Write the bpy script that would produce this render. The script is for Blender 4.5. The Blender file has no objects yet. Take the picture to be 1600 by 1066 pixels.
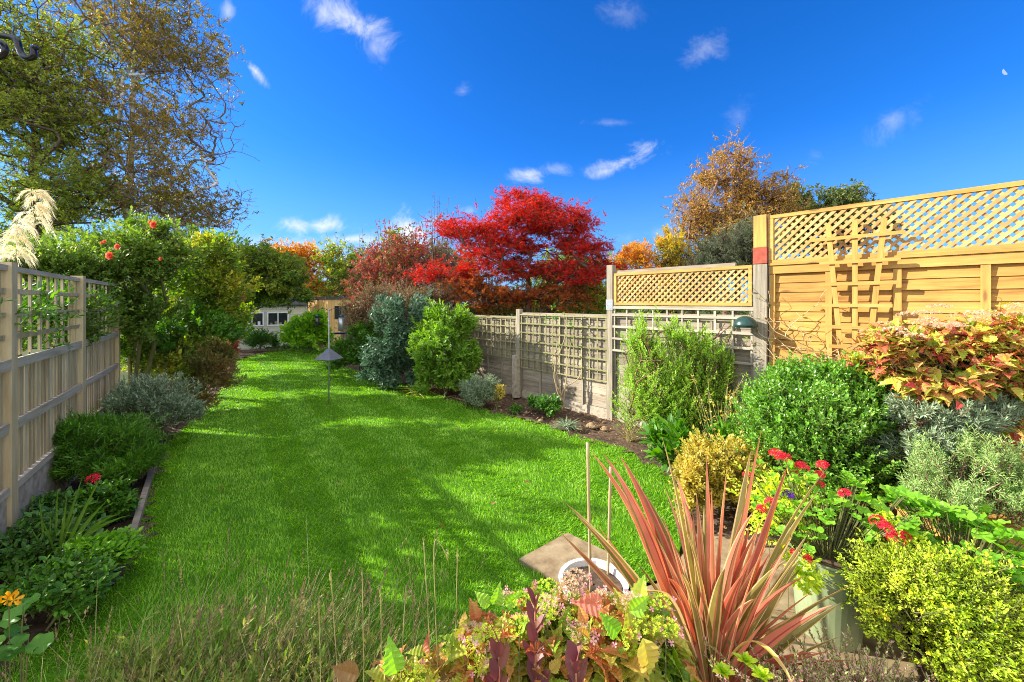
import bpy, math, random
import numpy as np
random.seed(5)
R = np.random.default_rng(11)
C = bpy.context.scene.collection
H, F0, CX, HY = 1.9, 620.0, 800.0, 473.0

def W(px, py, D):
    return np.array([(px-CX)/F0*D, D, H+(HY-py)/F0*D])
def GP(px, py):
    D = H*F0/(py-HY)
    return np.array([(px-CX)/F0*D, D, 0.0])
def unit(v):
    v = np.asarray(v, float)
    return v/np.maximum(np.linalg.norm(v, axis=-1, keepdims=True), 1e-9)

# ---------------------------------------------------------------- materials
def new_mat(name):
    m = bpy.data.materials.new(name); m.use_nodes = True
    t = m.node_tree; t.nodes.clear()
    return m, t, t.nodes, t.links
def ramp(N, stops):
    r = N.new('ShaderNodeValToRGB'); e = r.color_ramp.elements
    while len(e) < len(stops): e.new(0.5)
    for i, (p, c) in enumerate(stops):
        e[i].position = p; e[i].color = (c[0], c[1], c[2], 1)
    return r
def even(cols):
    n = len(cols)
    return [(0.5 if n == 1 else i/(n-1), c) for i, c in enumerate(cols)]
def math_(N, L, op, a, b=None, c=None):
    n = N.new('ShaderNodeMath'); n.operation = op
    for i, v in enumerate((a, b, c)):
        if v is None: continue
        if isinstance(v, (int, float)): n.inputs[i].default_value = v
        else: L.new(v, n.inputs[i])
    return n.outputs[0]
def leafmat(name, cols, rough=.45, tr=.35, spec=.35, ns=2.0, nmix=.4, boost=1.5):
    m, t, N, L = new_mat(name)
    g = N.new('ShaderNodeNewGeometry'); tc = N.new('ShaderNodeTexCoord')
    no = N.new('ShaderNodeTexNoise'); no.inputs['Scale'].default_value = ns; no.inputs['Detail'].default_value = 2
    L.new(tc.outputs['Object'], no.inputs['Vector'])
    st = math_(N, L, 'MULTIPLY_ADD', no.outputs[0], 2.6, -0.8)
    a = math_(N, L, 'MULTIPLY', g.outputs['Random Per Island'], 1-nmix)
    v = math_(N, L, 'MULTIPLY_ADD', st, nmix, a)
    rp = ramp(N, even(cols)); L.new(v, rp.inputs[0])
    p = N.new('ShaderNodeBsdfPrincipled'); L.new(rp.outputs[0], p.inputs['Base Color'])
    p.inputs['Roughness'].default_value = rough; p.inputs['Specular IOR Level'].default_value = spec
    tn = N.new('ShaderNodeBsdfTranslucent')
    hs = N.new('ShaderNodeHueSaturation'); hs.inputs['Value'].default_value = boost; hs.inputs['Saturation'].default_value = 1.12
    L.new(rp.outputs[0], hs.inputs['Color']); L.new(hs.outputs[0], tn.inputs[0])
    mx = N.new('ShaderNodeMixShader'); mx.inputs[0].default_value = tr
    L.new(p.outputs[0], mx.inputs[1]); L.new(tn.outputs[0], mx.inputs[2])
    o = N.new('ShaderNodeOutputMaterial'); L.new(mx.outputs[0], o.inputs[0])
    return m
def plain(name, cols, scale=(8, 8, 8), rough=.7, spec=.3, bump=.0, island=.3, detail=5, metal=0, knots=None):
    m, t, N, L = new_mat(name)
    g = N.new('ShaderNodeNewGeometry'); tc = N.new('ShaderNodeTexCoord')
    mp = N.new('ShaderNodeMapping'); mp.inputs['Scale'].default_value = scale
    L.new(tc.outputs['Object'], mp.inputs[0])
    if island:   # shift the grain from board to board
        cb = N.new('ShaderNodeCombineXYZ')
        k = math_(N, L, 'MULTIPLY', g.outputs['Random Per Island'], 37.0)
        for i in range(3): L.new(k, cb.inputs[i])
        L.new(cb.outputs[0], mp.inputs['Location'])
    no = N.new('ShaderNodeTexNoise'); no.inputs['Scale'].default_value = 1; no.inputs['Detail'].default_value = detail
    no.inputs['Roughness'].default_value = .6
    L.new(mp.outputs[0], no.inputs['Vector'])
    st = math_(N, L, 'MULTIPLY_ADD', no.outputs[0], 2.4, -0.7)
    a = math_(N, L, 'MULTIPLY', g.outputs['Random Per Island'], island)
    v = math_(N, L, 'MULTIPLY_ADD', st, 1-island, a)
    rp = ramp(N, even(cols)); L.new(v, rp.inputs[0])
    p = N.new('ShaderNodeBsdfPrincipled'); colr = rp.outputs[0]
    if knots:
        m2 = N.new('ShaderNodeMapping'); m2.inputs['Scale'].default_value = knots; L.new(tc.outputs['Object'], m2.inputs[0])
        vo = N.new('ShaderNodeTexVoronoi'); vo.inputs['Scale'].default_value = 1; L.new(m2.outputs[0], vo.inputs['Vector'])
        kr = N.new('ShaderNodeMapRange'); kr.interpolation_type = 'SMOOTHSTEP'; L.new(vo.outputs['Distance'], kr.inputs[0]); kr.inputs[1].default_value = .17; kr.inputs[2].default_value = .06; kr.inputs[4].default_value = .75
        km = N.new('ShaderNodeMix'); km.data_type = 'RGBA'; L.new(kr.outputs[0], km.inputs[0]); L.new(colr, km.inputs[6]); km.inputs[7].default_value = (.16, .07, .025, 1); colr = km.outputs[2]
        n3 = N.new('ShaderNodeTexNoise'); n3.inputs['Scale'].default_value = 1.3; n3.inputs['Detail'].default_value = 6; L.new(tc.outputs['Object'], n3.inputs['Vector'])
        hv = N.new('ShaderNodeHueSaturation'); L.new(colr, hv.inputs['Color']); L.new(math_(N, L, 'MULTIPLY_ADD', n3.outputs[0], 1.1, .45), hv.inputs['Value']); colr = hv.outputs[0]
    L.new(colr, p.inputs['Base Color'])
    p.inputs['Roughness'].default_value = rough; p.inputs['Specular IOR Level'].default_value = spec
    p.inputs['Metallic'].default_value = metal
    if bump:
        b = N.new('ShaderNodeBump'); b.inputs['Strength'].default_value = bump; b.inputs['Distance'].default_value = .01
        L.new(no.outputs[0], b.inputs['Height']); L.new(b.outputs[0], p.inputs['Normal'])
    o = N.new('ShaderNodeOutputMaterial'); L.new(p.outputs[0], o.inputs[0])
    return m

# ---------------------------------------------------------------- geometry
def frames(Y, Nn):
    Y = unit(Y); X = unit(np.cross(Y, Nn)); Z = np.cross(X, Y)
    return X, Y, Z
class Geo:
    def __init__(s): s.V = []; s.F = []; s.n = 0
    def add(s, V, Fc, mat=0):
        V = np.asarray(V, float).reshape(-1, 3); Fc = np.asarray(Fc, int)
        s.V.append(V); s.F.append((Fc+s.n, mat)); s.n += len(V); return s
    def stamp(s, tm, P, Y, Nn, sx, sy=None, sz=None, mat=0):
        tv, tfs = tm; P = np.asarray(P, float); M = len(P)
        if M == 0: return s
        X, Y, Z = frames(np.broadcast_to(Y, P.shape), np.broadcast_to(Nn, P.shape))
        sx = np.broadcast_to(np.asarray(sx, float), (M,)); sy = sx if sy is None else np.broadcast_to(np.asarray(sy, float), (M,))
        sz = sx if sz is None else np.broadcast_to(np.asarray(sz, float), (M,))
        V = (P[:, None] + (sx[:, None]*tv[None, :, 0])[..., None]*X[:, None]
             + (sy[:, None]*tv[None, :, 1])[..., None]*Y[:, None] + (sz[:, None]*tv[None, :, 2])[..., None]*Z[:, None])
        k = len(tv); off = (np.arange(M)*k)[:, None, None]; b = s.n
        s.V.append(V.reshape(-1, 3)); s.n += M*k
        for tf, mo in tfs:
            tf = np.asarray(tf); s.F.append(((tf[None]+off).reshape(-1, tf.shape[1])+b, mat+mo))
        return s
    def segs(s, A, B, ra, rb, sides=5, mat=0, cap=True):
        A = np.atleast_2d(A).astype(float); B = np.atleast_2d(B).astype(float); M = len(A)
        D = B-A; ref = np.where(np.abs(unit(D)[:, 2:3]) > .9, [[1., 0, 0]], [[0, 0, 1.]])
        X, Y, Z = frames(D, ref)
        ra = np.broadcast_to(ra, (M,)); rb = np.broadcast_to(rb, (M,))
        an = np.arange(sides)*2*math.pi/sides
        ring = np.cos(an)[None, :, None]*X[:, None]+np.sin(an)[None, :, None]*Z[:, None]
        V = np.concatenate([A[:, None]+ring*ra[:, None, None], B[:, None]+ring*rb[:, None, None]], 1)
        i = np.arange(sides); j = (i+1) % sides
        f = np.stack([i, j, j+sides, i+sides], 1)
        s.V.append(V.reshape(-1, 3)); off = (np.arange(M)*2*sides)[:, None, None]
        s.F.append(((f[None]+off).reshape(-1, 4)+s.n, mat))
        if cap:
            t = np.stack([np.full(sides-2, sides), np.arange(sides+1, 2*sides-1), np.arange(sides+2, 2*sides)], 1)
            s.F.append(((t[None]+off).reshape(-1, 3)+s.n, mat))
            t2 = t[:, ::-1]-sides
            s.F.append(((t2[None]+off).reshape(-1, 3)+s.n, mat))
        s.n += M*2*sides; return s
    def tube(s, pts, r, sides=6, mat=0):
        pts = np.asarray(pts, float); n = len(pts); r = np.broadcast_to(r, (n,))
        T = unit(np.gradient(pts, axis=0)); ref = np.array([0, 0, 1.]) if abs(T[0, 2]) < .8 else np.array([1., 0, 0])
        V = []
        X = unit(np.cross(T[0], ref))
        an = np.arange(sides)*2*math.pi/sides
        for k in range(n):
            X = unit(X-T[k]*np.dot(X, T[k])); Z = np.cross(X, T[k])
            V.append(pts[k]+r[k]*(np.cos(an)[:, None]*X+np.sin(an)[:, None]*Z))
        V.append(pts[:1]); V.append(pts[-1:])
        i = np.arange(sides); j = (i+1) % sides
        f = np.concatenate([np.stack([i+k*sides, j+k*sides, j+(k+1)*sides, i+(k+1)*sides], 1) for k in range(n-1)])
        b = s.n; s.add(np.concatenate(V), f, mat)
        e = (n-1)*sides
        s.F.append((np.concatenate([np.stack([j, i, np.full(sides, n*sides)], 1), np.stack([i+e, j+e, np.full(sides, n*sides+1)], 1)])+b, mat))
        return s
    def box(s, a, b, mat=0, jit=0., sh=None):
        a = np.minimum(a, b).astype(float) if False else np.asarray(a, float); b = np.asarray(b, float)
        V = np.array([[x, y, z] for z in (a[2], b[2]) for y in (a[1], b[1]) for x in (a[0], b[0])])
        if jit: V = V+R.normal(0, jit, V.shape)
        Fc = [[0, 2, 3, 1], [4, 5, 7, 6], [0, 1, 5, 4], [2, 6, 7, 3], [0, 4, 6, 2], [1, 3, 7, 5]]
        return s.add(V, Fc, mat)
    def bar(s, p, q, w, t, nrm=(0, 1, 0), mat=0):
        """flat bar from p to q, width w in the plane across nrm, thickness t along nrm"""
        p = np.asarray(p, float); q = np.asarray(q, float); nrm = unit(nrm); d = unit(q-p); x = unit(np.cross(d, nrm))
        V = [e+sx*x*w/2+sn*nrm*t/2 for e in (p, q) for sn in (-1, 1) for sx in (-1, 1)]
        Fc = [[0, 2, 3, 1], [4, 5, 7, 6], [0, 1, 5, 4], [2, 6, 7, 3], [0, 4, 6, 2], [1, 3, 7, 5]]
        return s.add(V, Fc, mat)
    def ribbons(s, P, D, L, w, droop=.2, n=5, cols=(-1, 1), mats=(0,), prof=None, fold=0., side=None):
        P = np.asarray(P, float); M = len(P); D = unit(np.broadcast_to(D, P.shape)); L = np.broadcast_to(L, (M,)); w = np.broadcast_to(w, (M,))
        droop = np.broadcast_to(droop, (M,))
        t = np.linspace(0, 1, n+1)
        ctr = P[:, None]+D[:, None]*(L[:, None]*t)[..., None]
        hor = unit(D*[1, 1, 0]+1e-6)
        bend = (L*droop)[:, None]*t**2.2
        ctr = ctr+hor[:, None]*(bend*.45)[..., None]; ctr[..., 2] -= bend
        if side is None:
            side = unit(np.cross(D, R.normal(0, 1, (M, 3))*[1, 1, .2]))
        up = unit(np.cross(side, D))
        pr = prof(t) if prof is not None else np.minimum(1, 2.2*(1-t))*(.75+.25*t)
        cols = np.asarray(cols, float)
        off = (w[:, None, None]*.5*pr[None, :, None]*cols[None, None, :])
        V = ctr[:, :, None]+off[..., None]*side[:, None, None]+ (fold*np.abs(off))[..., None]*up[:, None, None]
        K = len(cols); b = s.n; s.V.append(V.reshape(-1, 3)); s.n += M*(n+1)*K
        o = (np.arange(M)*(n+1)*K)[:, None, None]
        for c in range(K-1):
            f = np.array([[k*K+c, k*K+c+1, (k+1)*K+c+1, (k+1)*K+c] for k in range(n)])
            s.F.append(((f[None]+o).reshape(-1, 4)+b, mats[c % len(mats)]))
        return s
    def build(s, name, mats, parent=None, org=(0, 0, 0), smooth=False):
        me = bpy.data.meshes.new(name)
        V = np.concatenate(s.V)-np.asarray(org, float)
        me.vertices.add(len(V)); me.vertices.foreach_set('co', V.astype(np.float32).ravel())
        tot = sum(f.size for f, _ in s.F); npol = sum(len(f) for f, _ in s.F)
        me.loops.add(tot); me.polygons.add(npol)
        me.loops.foreach_set('vertex_index', np.concatenate([f.ravel() for f, _ in s.F]).astype(np.int32))
        sz = np.concatenate([np.full(len(f), f.shape[1]) for f, _ in s.F])
        me.polygons.foreach_set('loop_start', np.concatenate([[0], np.cumsum(sz)[:-1]]).astype(np.int32))
        me.polygons.foreach_set('material_index', np.concatenate([np.full(len(f), m) for f, m in s.F]).astype(np.int32))
        me.polygons.foreach_set('use_smooth', np.full(npol, bool(smooth)))
        for m in (mats if isinstance(mats, (list, tuple)) else [mats]): me.materials.append(m)
        me.update(calc_edges=True)
        o = bpy.data.objects.new(name, me); C.objects.link(o)
        if parent is not None: o.parent = parent
        else: o.location = org
        return o

def tag(o, label, cat, group=None, kind=None):
    if label: o['label'] = label
    if cat: o['category'] = cat
    if group: o['group'] = group
    if kind: o['kind'] = kind
    return o
def thing(name, label, cat, loc=(0, 0, 0), rz=0., group=None):
    o = bpy.data.objects.new(name, None); C.objects.link(o)
    o.location = [float(v) for v in loc]; o.rotation_euler = (0, 0, rz); o.empty_display_size = .1
    return tag(o, label, cat, group)
def structure(o): o['kind'] = 'structure'; return o

# leaf templates: length along Y, width along X (unit length)
def T_diamond(w=.45, z=.1):
    return (np.array([[0, 0, 0], [w/2, .45, z], [0, 1, -z], [-w/2, .45, z]]), [([[0, 1, 2], [0, 2, 3]], 0)])
def T_oval(w=.5, droop=.15, fold=.1):
    ys = [0, .22, .55, .85, 1]; ws = [.03, .8, 1, .6, .02]
    V = []
    for y, k in zip(ys, ws):
        z = -droop*y*y
        V += [[-w/2*k, y, z+fold*k*w], [0, y, z], [w/2*k, y, z+fold*k*w]]
    Fq = [[3*i+c, 3*i+c+1, 3*i+c+4, 3*i+c+3] for i in range(4) for c in (0, 1)]
    return (np.array(V), [(Fq, 0)])
def T_serr(w=.66, droop=.32, fold=.2, n=12):
    V = []
    for i in range(n+1):
        y = i/n; k = 1.25*math.sin(math.pi*(.03+.97*y)**.72)*(1-.38*y)*(1.0 if i % 2 else .84); k = 0.02 if i in (0, n) else k
        z = -droop*y*y+(.016 if i % 2 else -.01)
        V += [[-w/2*k, y-.04*(1-i % 2), z+fold*k*w], [-w/4*k, y, z+fold*k*w*.62], [0, y, z], [w/4*k, y, z+fold*k*w*.62], [w/2*k, y-.04*(1-i % 2), z+fold*k*w]]
    Fq = [[5*i+c, 5*i+c+1, 5*i+c+6, 5*i+c+5] for i in range(n) for c in range(4)]
    return (np.array(V), [(Fq, 0)])
def T_palm():
    V = [[0, .1, 0]]; lob = [(-115, .5), (-75, .75), (-36, .95), (0, 1.05), (36, .95), (75, .75), (115, .5)]
    pts = []
    for i, (a, l) in enumerate(lob):
        a = math.radians(a); pts.append([math.sin(a)*l, .1+math.cos(a)*l*.9, -.18*l])
        if i < 6:
            b = math.radians((lob[i][0]+lob[i+1][0])/2); pts.append([math.sin(b)*.22, .1+math.cos(b)*.22, .03])
    V += pts
    Fc = [[0, i, i+1] for i in range(1, len(pts))]
    return (np.array(V)*[.6, .6, .6], [(Fc, 0)])
def T_round(n=18, cup=.16):
    V = [[0, .5, -.02]]
    for rr, k in ((.28, .3), (.5, 1)):
        for i in range(n):
            a = 2*math.pi*i/n+math.pi; q = rr*(1+(.07*math.cos(3*2*math.pi*i/n*2) if rr > .4 else 0))
            V.append([math.sin(a)*q, .5+math.cos(a)*q*(.8 if i == 0 and rr > .4 else 1), cup*k*(.5+.5*math.cos(a*5))])
    Fc = [[0, 1+i, 1+(i+1) % n] for i in range(n-1)]
    Fq = [[1+i, 1+n+i, 1+n+(i+1) % n, 1+(i+1) % n] for i in range(n-1)]
    return (np.array(V), [(Fc, 0), (Fq, 0)])
def T_flower(n=5, w=.8, z=.25, eye=True):
    V = [[0, 0, 0]]; Fc = []
    for i in range(n):
        a = 2*math.pi*i/n
        for da, l in ((-.42*w, .8), (0, 1), (.42*w, .8)):
            V.append([math.sin(a+da)*l*.5, math.cos(a+da)*l*.5, z*l])
        b = 1+3*i; Fc += [[0, b, b+1], [0, b+1, b+2]]
    return (np.array(V), [(Fc, 0)])
DIA, DIAN, OV, OVN, SERR, PALM, RND, FL5, FL4 = T_diamond(), T_diamond(.22, .05), T_oval(), T_oval(.3, .2), T_serr(), T_palm(), T_round(), T_flower(), T_flower(4, 1.1, .1)
STICK = None

def randdir(n, zmin=-1.):
    d = unit(R.normal(0, 1, (n, 3)))
    while True:
        b = d[:, 2] < zmin
        if not b.any(): return d
        d[b] = unit(R.normal(0, 1, (b.sum(), 3)))
def crown(blobs, n, nclump=30, cr=.3, inner=.45, zmin=-.5, up=.5, flat=1.):
    """points and outward directions of n sprigs gathered in clumps spread through the blobs (centre, radii)"""
    wts = np.array([np.prod(r)**(2/3) for c, r in blobs]); wts = wts/wts.sum()
    T, D = [], []
    for (c, r), w in zip(blobs, wts):
        c = np.asarray(c, float); r = np.asarray(r, float)
        m = max(3, int(nclump*w)); k = max(3, int(n*w))
        cd = randdir(m, zmin); cu = R.uniform(inner, 1., m)**.6*R.uniform(.82, 1.08, m)
        cc = c+cd*cu[:, None]*r
        idx = R.integers(0, m, k)
        e = R.normal(0, 1, (k, 3)); e = e/np.maximum(1, np.linalg.norm(e, axis=1, keepdims=True)/1.3)
        t = cc[idx]+e*cr*R.uniform(.6, 1.2, m)[idx][:, None]*np.minimum(r, r.mean()*1.4)*.8*[1, 1, flat]
        T.append(t); D.append(unit(unit((t-c)/r)*.9+[0, 0, up]+R.normal(0, .35, (k, 3))))
    T = np.concatenate(T); D = np.concatenate(D)
    return T, D
def sprigs(g, T, D, L, n, tm, size, spread=.9, mat=0, szv=.3, nup=.6, twig=None, wscale=1.):
    M = len(T)
    if M == 0: return
    D = unit(D)
    e1, _, e2 = frames(D, R.normal(0, 1, (M, 3)))
    t = np.linspace(.08, 1, n)[None]+R.uniform(-.05, .05, (M, n))
    a = np.arange(n)[None]*2.4+R.uniform(0, 6.28, (M, 1))+R.normal(0, .3, (M, n))
    sp = spread*(1.05-.5*t)+R.normal(0, .12, (M, n))
    ld = D[:, None]*np.cos(sp)[..., None]+(e1[:, None]*np.cos(a)[..., None]+e2[:, None]*np.sin(a)[..., None])*np.sin(sp)[..., None]
    L_ = np.broadcast_to(L, (M,))*R.uniform(.7, 1.2, M)
    P = T[:, None]+D[:, None]*((t-1)*L_[:, None])[..., None]
    Nn = unit(D[:, None]*.7+np.array([0, 0, nup])+R.normal(0, .35, (M, n, 3)))
    s_ = size*np.exp(R.normal(0, szv, M*n)*.8)
    g.stamp(tm, P.reshape(-1, 3), ld.reshape(-1, 3), Nn.reshape(-1, 3), s_*wscale, s_, s_, mat)
    if twig is not None:
        g2, r, tl = twig
        g2.segs(T-D*(L_*tl)[:, None], T, r, r*.5, 3, 0, cap=False)

def skeleton(trunk, targets, R0, step=.35, jit=.05, pen=.6, bow=.08):
    mx = 60000; P = np.zeros((mx, 3)); par = np.full(mx, -1); n = len(trunk)
    P[:n] = trunk; par[1:n] = np.arange(n-1)
    n0 = n
    tg = np.asarray(targets); order = np.argsort(np.linalg.norm(tg-P[0], axis=1)); tips = []
    first = max(1, int(n*.25))
    for q in order:
        t = tg[q]; Q = P[first:n]; d = np.linalg.norm(Q-t, axis=1)
        c = d+pen*np.maximum(0, Q[:, 2]-t[2]+.3*d)
        i = int(np.argmin(c))+first; dd = np.linalg.norm(P[i]-t); k = max(1, int(dd/step)); prev = i; a = P[i].copy()
        for m in range(1, k+1):
            f = m/k; p = a+(t-a)*f; p[2] -= bow*dd*math.sin(math.pi*f)
            if m < k: p = p+R.normal(0, jit, 3)
            P[n] = p; par[n] = prev; prev = n; n += 1
        tips.append(prev)
    P = P[:n]; par = par[:n]
    cnt = np.zeros(n); isl = np.ones(n, bool); isl[par[1:]] = False; cnt[isl] = 1
    for i in range(n-1, 0, -1): cnt[par[i]] += cnt[i]
    r = R0*(cnt/cnt[0])**(1/2.25)
    r[:n0] = np.maximum(r[:n0], R0*np.linspace(1, .3, n0))
    i = np.arange(1, n)
    ra = np.minimum(r[par[i]], r[i]*1.5); rb = r[i]
    ra = np.where(i < n0, r[par[i]], ra)
    return P[par[i]], P[i], ra, rb

SIDES = 6
def tree(name, label, cat, base, height, rad, blobs, nclump, nspr, L, nper, tm, size, leafm, barkm, group=None,
         ntwig=300, inner=.3, cr=.25, zmin=-.7, up=.2, lean=(0, 0), nup=.6, spread=1., leafskip=None, trunks=None, step=.4, bow=.08, twr=.004, rootn='crown', szv=.3, flat=1.):
    base = np.asarray(base, float); branchm = M['branch'] if barkm == M['birch'] else barkm
    root = thing(name, label, cat, base, 0, group)
    T, D = crown(blobs, ntwig, nclump, cr, inner, zmin, up)
    n = 12; fr = np.linspace(0, 1, n)[:, None]
    trunk = base+fr*np.array([lean[0], lean[1], height])+np.cumsum(R.normal(0, .012*height/4, (n, 3)), 0)*[1, 1, 0]
    trunk[0] = base-[0, 0, .1]
    A, B, ra, rb = skeleton(trunk, T, rad, step, step*.07, bow=bow)
    big = ra > rad*.3; g = Geo(); g.segs(A[big], B[big], ra[big], rb[big], 8, 0, cap=False)
    g.segs(A[~big], B[~big], ra[~big], rb[~big], 4, 1, cap=False); g.build('trunk', [barkm, branchm], root, base, True)
    T2, D2 = crown(blobs, nspr, nclump, cr, inner, zmin, up, flat)
    # pull most sprigs to the twigs so foliage hangs on wood
    j = R.integers(0, len(T), len(T2)); k = R.random(len(T2)) < .62
    T2[k] = T[j[k]]+R.normal(0, 1, (k.sum(), 3))*L*.9*[1, 1, flat]; 
    if leafskip is not None:
        keep = ~leafskip(T2); T2 = T2[keep]; D2 = D2[keep]
    g = Geo(); gt = Geo()
    sprigs(g, T2, D2, L, nper, tm, size, spread, 0, nup=nup, twig=(gt, twr, 1.6), szv=szv)
    g.build(rootn, leafm, root, base)
    gt.build('twigs', branchm, root, base)
    return root
def shrub(name, label, cat, base, blobs, nspr, L, nper, tm, size, leafm, stemm, group=None, nclump=60, cr=.33, inner=.35, zmin=-.45, up=.5,
          spread=.9, nup=.6, nstem=9, wscale=1., foln='foliage', szv=.3, twr=.003, low=.03):
    base = np.asarray(base, float)
    root = thing(name, label, cat, base, 0, group)
    blobs = [(c, np.asarray(r_)*1.12) for c, r_ in blobs]; nspr = int(nspr*1.35)
    T, D = crown(blobs, nspr, nclump, cr, inner, zmin, up)
    k_ = R.random(len(T)) < .16; T[k_] += (D[k_]*R.random((k_.sum(), 1))**2*.3*float(np.mean([np.mean(b_[1]) for b_ in blobs])))*[1, 1, 1.3]
    T[:, 2] = np.maximum(T[:, 2], low+R.uniform(0, .08, len(T)))
    g = Geo(); gt = Geo()
    sprigs(g, T, D, L, nper, tm, size, spread, 0, nup=nup, twig=(gt, twr, 1.3), wscale=wscale, szv=szv)
    g.build(foln, leafm, root, base)
    # stems
    tg, _ = crown([(c, r_*.66) for c, r_ in blobs], max(12, nstem*6), nclump, cr, .2, zmin, up)
    zm = max(.05, float(np.mean([b[0][2] for b in blobs]))-base[2])
    for q in range(max(1, nstem//3)):
        st = base+R.normal(0, .04, 3)*[1, 1, 0]; a = base+np.array([R.normal(0, .12)*zm, R.normal(0, .12)*zm, zm*.55])
        tr = np.linspace(0, 1, 5)[:, None]*(a-st)+st
        sub = tg[q::max(1, nstem//3)]
        A, B, ra, rb = skeleton(tr, sub, .010*max(.5, zm*1.1)+.003, .16, .01)
        gt.segs(A, B, ra, rb, 5, 0, cap=False)
    gt.build('stems', stemm, root, base, True)
    return root
def B(px, py, D, wx, wy, dr=None):
    """blob from centre pixel, depth and half sizes in photo pixels -> centre, radii in metres"""
    c = W(px, py, D); return (c, np.array([wx/F0*D, (dr if dr else wx/F0*D), wy/F0*D]))

# ================================================================ materials used
M = {}
M['bark'] = plain('bark', [(.05, .035, .025), (.14, .1, .07)], (12, 12, 4), .9, .2, .6, 0)
M['birch'] = plain('birch_bark', [(.2, .18, .16), (.58, .55, .5), (.7, .67, .62)], (3, 3, 9), .8, .2, .3, 0)
M['branch'] = plain('birch_branch', [(.1, .07, .06), (.26, .2, .17)], (9, 9, 9), .85, .2, 0, .4)
M['twig'] = plain('twig', [(.11, .055, .035), (.24, .14, .09)], (9, 9, 9), .85, .2, 0, .4)
M['stem'] = plain('green_stem', [(.07, .09, .025), (.16, .15, .05)], (9, 9, 9), .7, .3, 0, .4)
M['straw'] = leafmat('straw', [(.17, .15, .05), (.36, .33, .13), (.58, .52, .28)], .6, .25)
M['newwood'] = plain('new_timber', [(.2, .09, .02), (.42, .215, .05), (.5, .285, .075), (.6, .375, .12)], (2.2, 30, 24), .7, .25, .25, .45, knots=(2.4, 5, 8))
M['newwoodv'] = plain('new_timber_upright', [(.2, .09, .02), (.42, .215, .05), (.5, .285, .075), (.6, .375, .12)], (30, 30, 2.2), .7, .25, .25, .45, knots=(9, 9, 2))
M['lattwood'] = plain('lattice_timber', [(.34, .18, .06), (.5, .3, .11), (.62, .41, .18)], (14, 14, 14), .75, .2, .1, .5)
M['grey'] = plain('weathered_board', [(.12, .1, .07), (.27, .225, .165), (.42, .37, .28)], (2.2, 30, 26), .85, .2, .4, .4, knots=(2.4, 5, 8))
M['greyv'] = plain('weathered_post', [(.12, .1, .075), (.27, .235, .175), (.44, .39, .3)], (28, 28, 2), .85, .2, .4, .3)
M['mossy'] = plain('mossy_lattice', [(.13, .13, .05), (.25, .24, .11), (.38, .34, .2)], (10, 10, 10), .85, .2, .2, .5)
M['pale'] = plain('pale_fence_timber', [(.24, .18, .1), (.48, .39, .23), (.64, .55, .36)], (24, 24, 2.5), .85, .2, .35, .5)
M['paleh'] = plain('grey_rail_timber', [(.2, .17, .12), (.4, .35, .27), (.55, .49, .38)], (2.5, 26, 26), .85, .2, .35, .4)
M['conc'] = plain('concrete', [(.22, .19, .14), (.38, .33, .25), (.5, .44, .34)], (14, 14, 14), .9, .2, .3, 0, 8)
M['pave'] = plain('sandy_paving', [(.15, .1, .055), (.27, .2, .115), (.37, .29, .18)], (9, 9, 9), .9, .15, .3, 0, 8)
M['soil'] = plain('soil', [(.035, .022, .014), (.09, .06, .04), (.17, .12, .08)], (18, 18, 18), .95, .15, 1., 0, 9)
M['turf'] = plain('turf', [(.05, .13, .008), (.08, .2, .012)], (5, 5, 5), .9, .1, .5, 0, 8)
M['field'] = plain('rough_ground', [(.03, .05, .012), (.07, .09, .02)], (.6, .6, .6), .95, .1, 0, 0, 6)
M['grass'] = leafmat('grass_blade', [(.06, .2, .008), (.15, .38, .012), (.29, .56, .025), (.5, .7, .15)], .45, .45, .4, 3.5, .35, 1.25)
M['black'] = plain('black_iron', [(.012, .012, .014), (.03, .03, .035)], (30, 30, 30), .28, .6, .1, 0, metal=.6)
M['steel'] = plain('galvanised_steel', [(.3, .32, .34), (.42, .44, .46)], (20, 20, 20), .4, .5, 0, 0, metal=.7)
M['slate'] = plain('grey_plastic', [(.1, .11, .14), (.16, .17, .2)], (9, 9, 9), .5, .4, 0, 0)
M['dkgreen'] = plain('green_plastic', [(.004, .03, .024), (.008, .05, .04)], (9, 9, 9), .35, .5, 0, 0)
M['red_paint'] = plain('red_brown_marker', [(.26, .04, .02), (.38, .09, .05)], (20, 20, 20), .6, .3, 0, 0)
M['shedwall'] = plain('painted_boards', [(.46, .47, .34), (.6, .6, .45)], (2, 20, 20), .7, .3, .1, .3)
M['shedroof'] = plain('roof_felt', [(.05, .05, .05), (.1, .1, .1)], (20, 20, 20), .9, .2, .2, 0)
M['glass'] = plain('window_glass', [(.012, .014, .016), (.03, .035, .04)], (3, 3, 3), .06, .6, 0, 0)
M['white'] = plain('white_paint', [(.7, .7, .68), (.8, .8, .78)], (9, 9, 9), .45, .4, 0, 0)
M['cladding'] = plain('larch_cladding', [(.45, .24, .06), (.68, .42, .14), (.78, .54, .22)], (20, 20, 2), .7, .3, .1, .6)
M['potgreen'] = plain('pale_green_glaze', [(.2, .25, .13), (.3, .36, .2)], (5, 5, 5), .35, .45, .05, 0)
M['cane'] = plain('bamboo', [(.34, .24, .12), (.55, .42, .25)], (40, 40, 5), .5, .4, 0, .3)
M['terra'] = plain('terracotta', [(.3, .12, .06), (.45, .2, .1)], (9, 9, 9), .8, .2, .1, 0)
M['greypot'] = plain('grey_stone_planter', [(.2, .2, .17), (.33, .32, .27)], (12, 12, 12), .85, .2, .3, 0)

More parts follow.
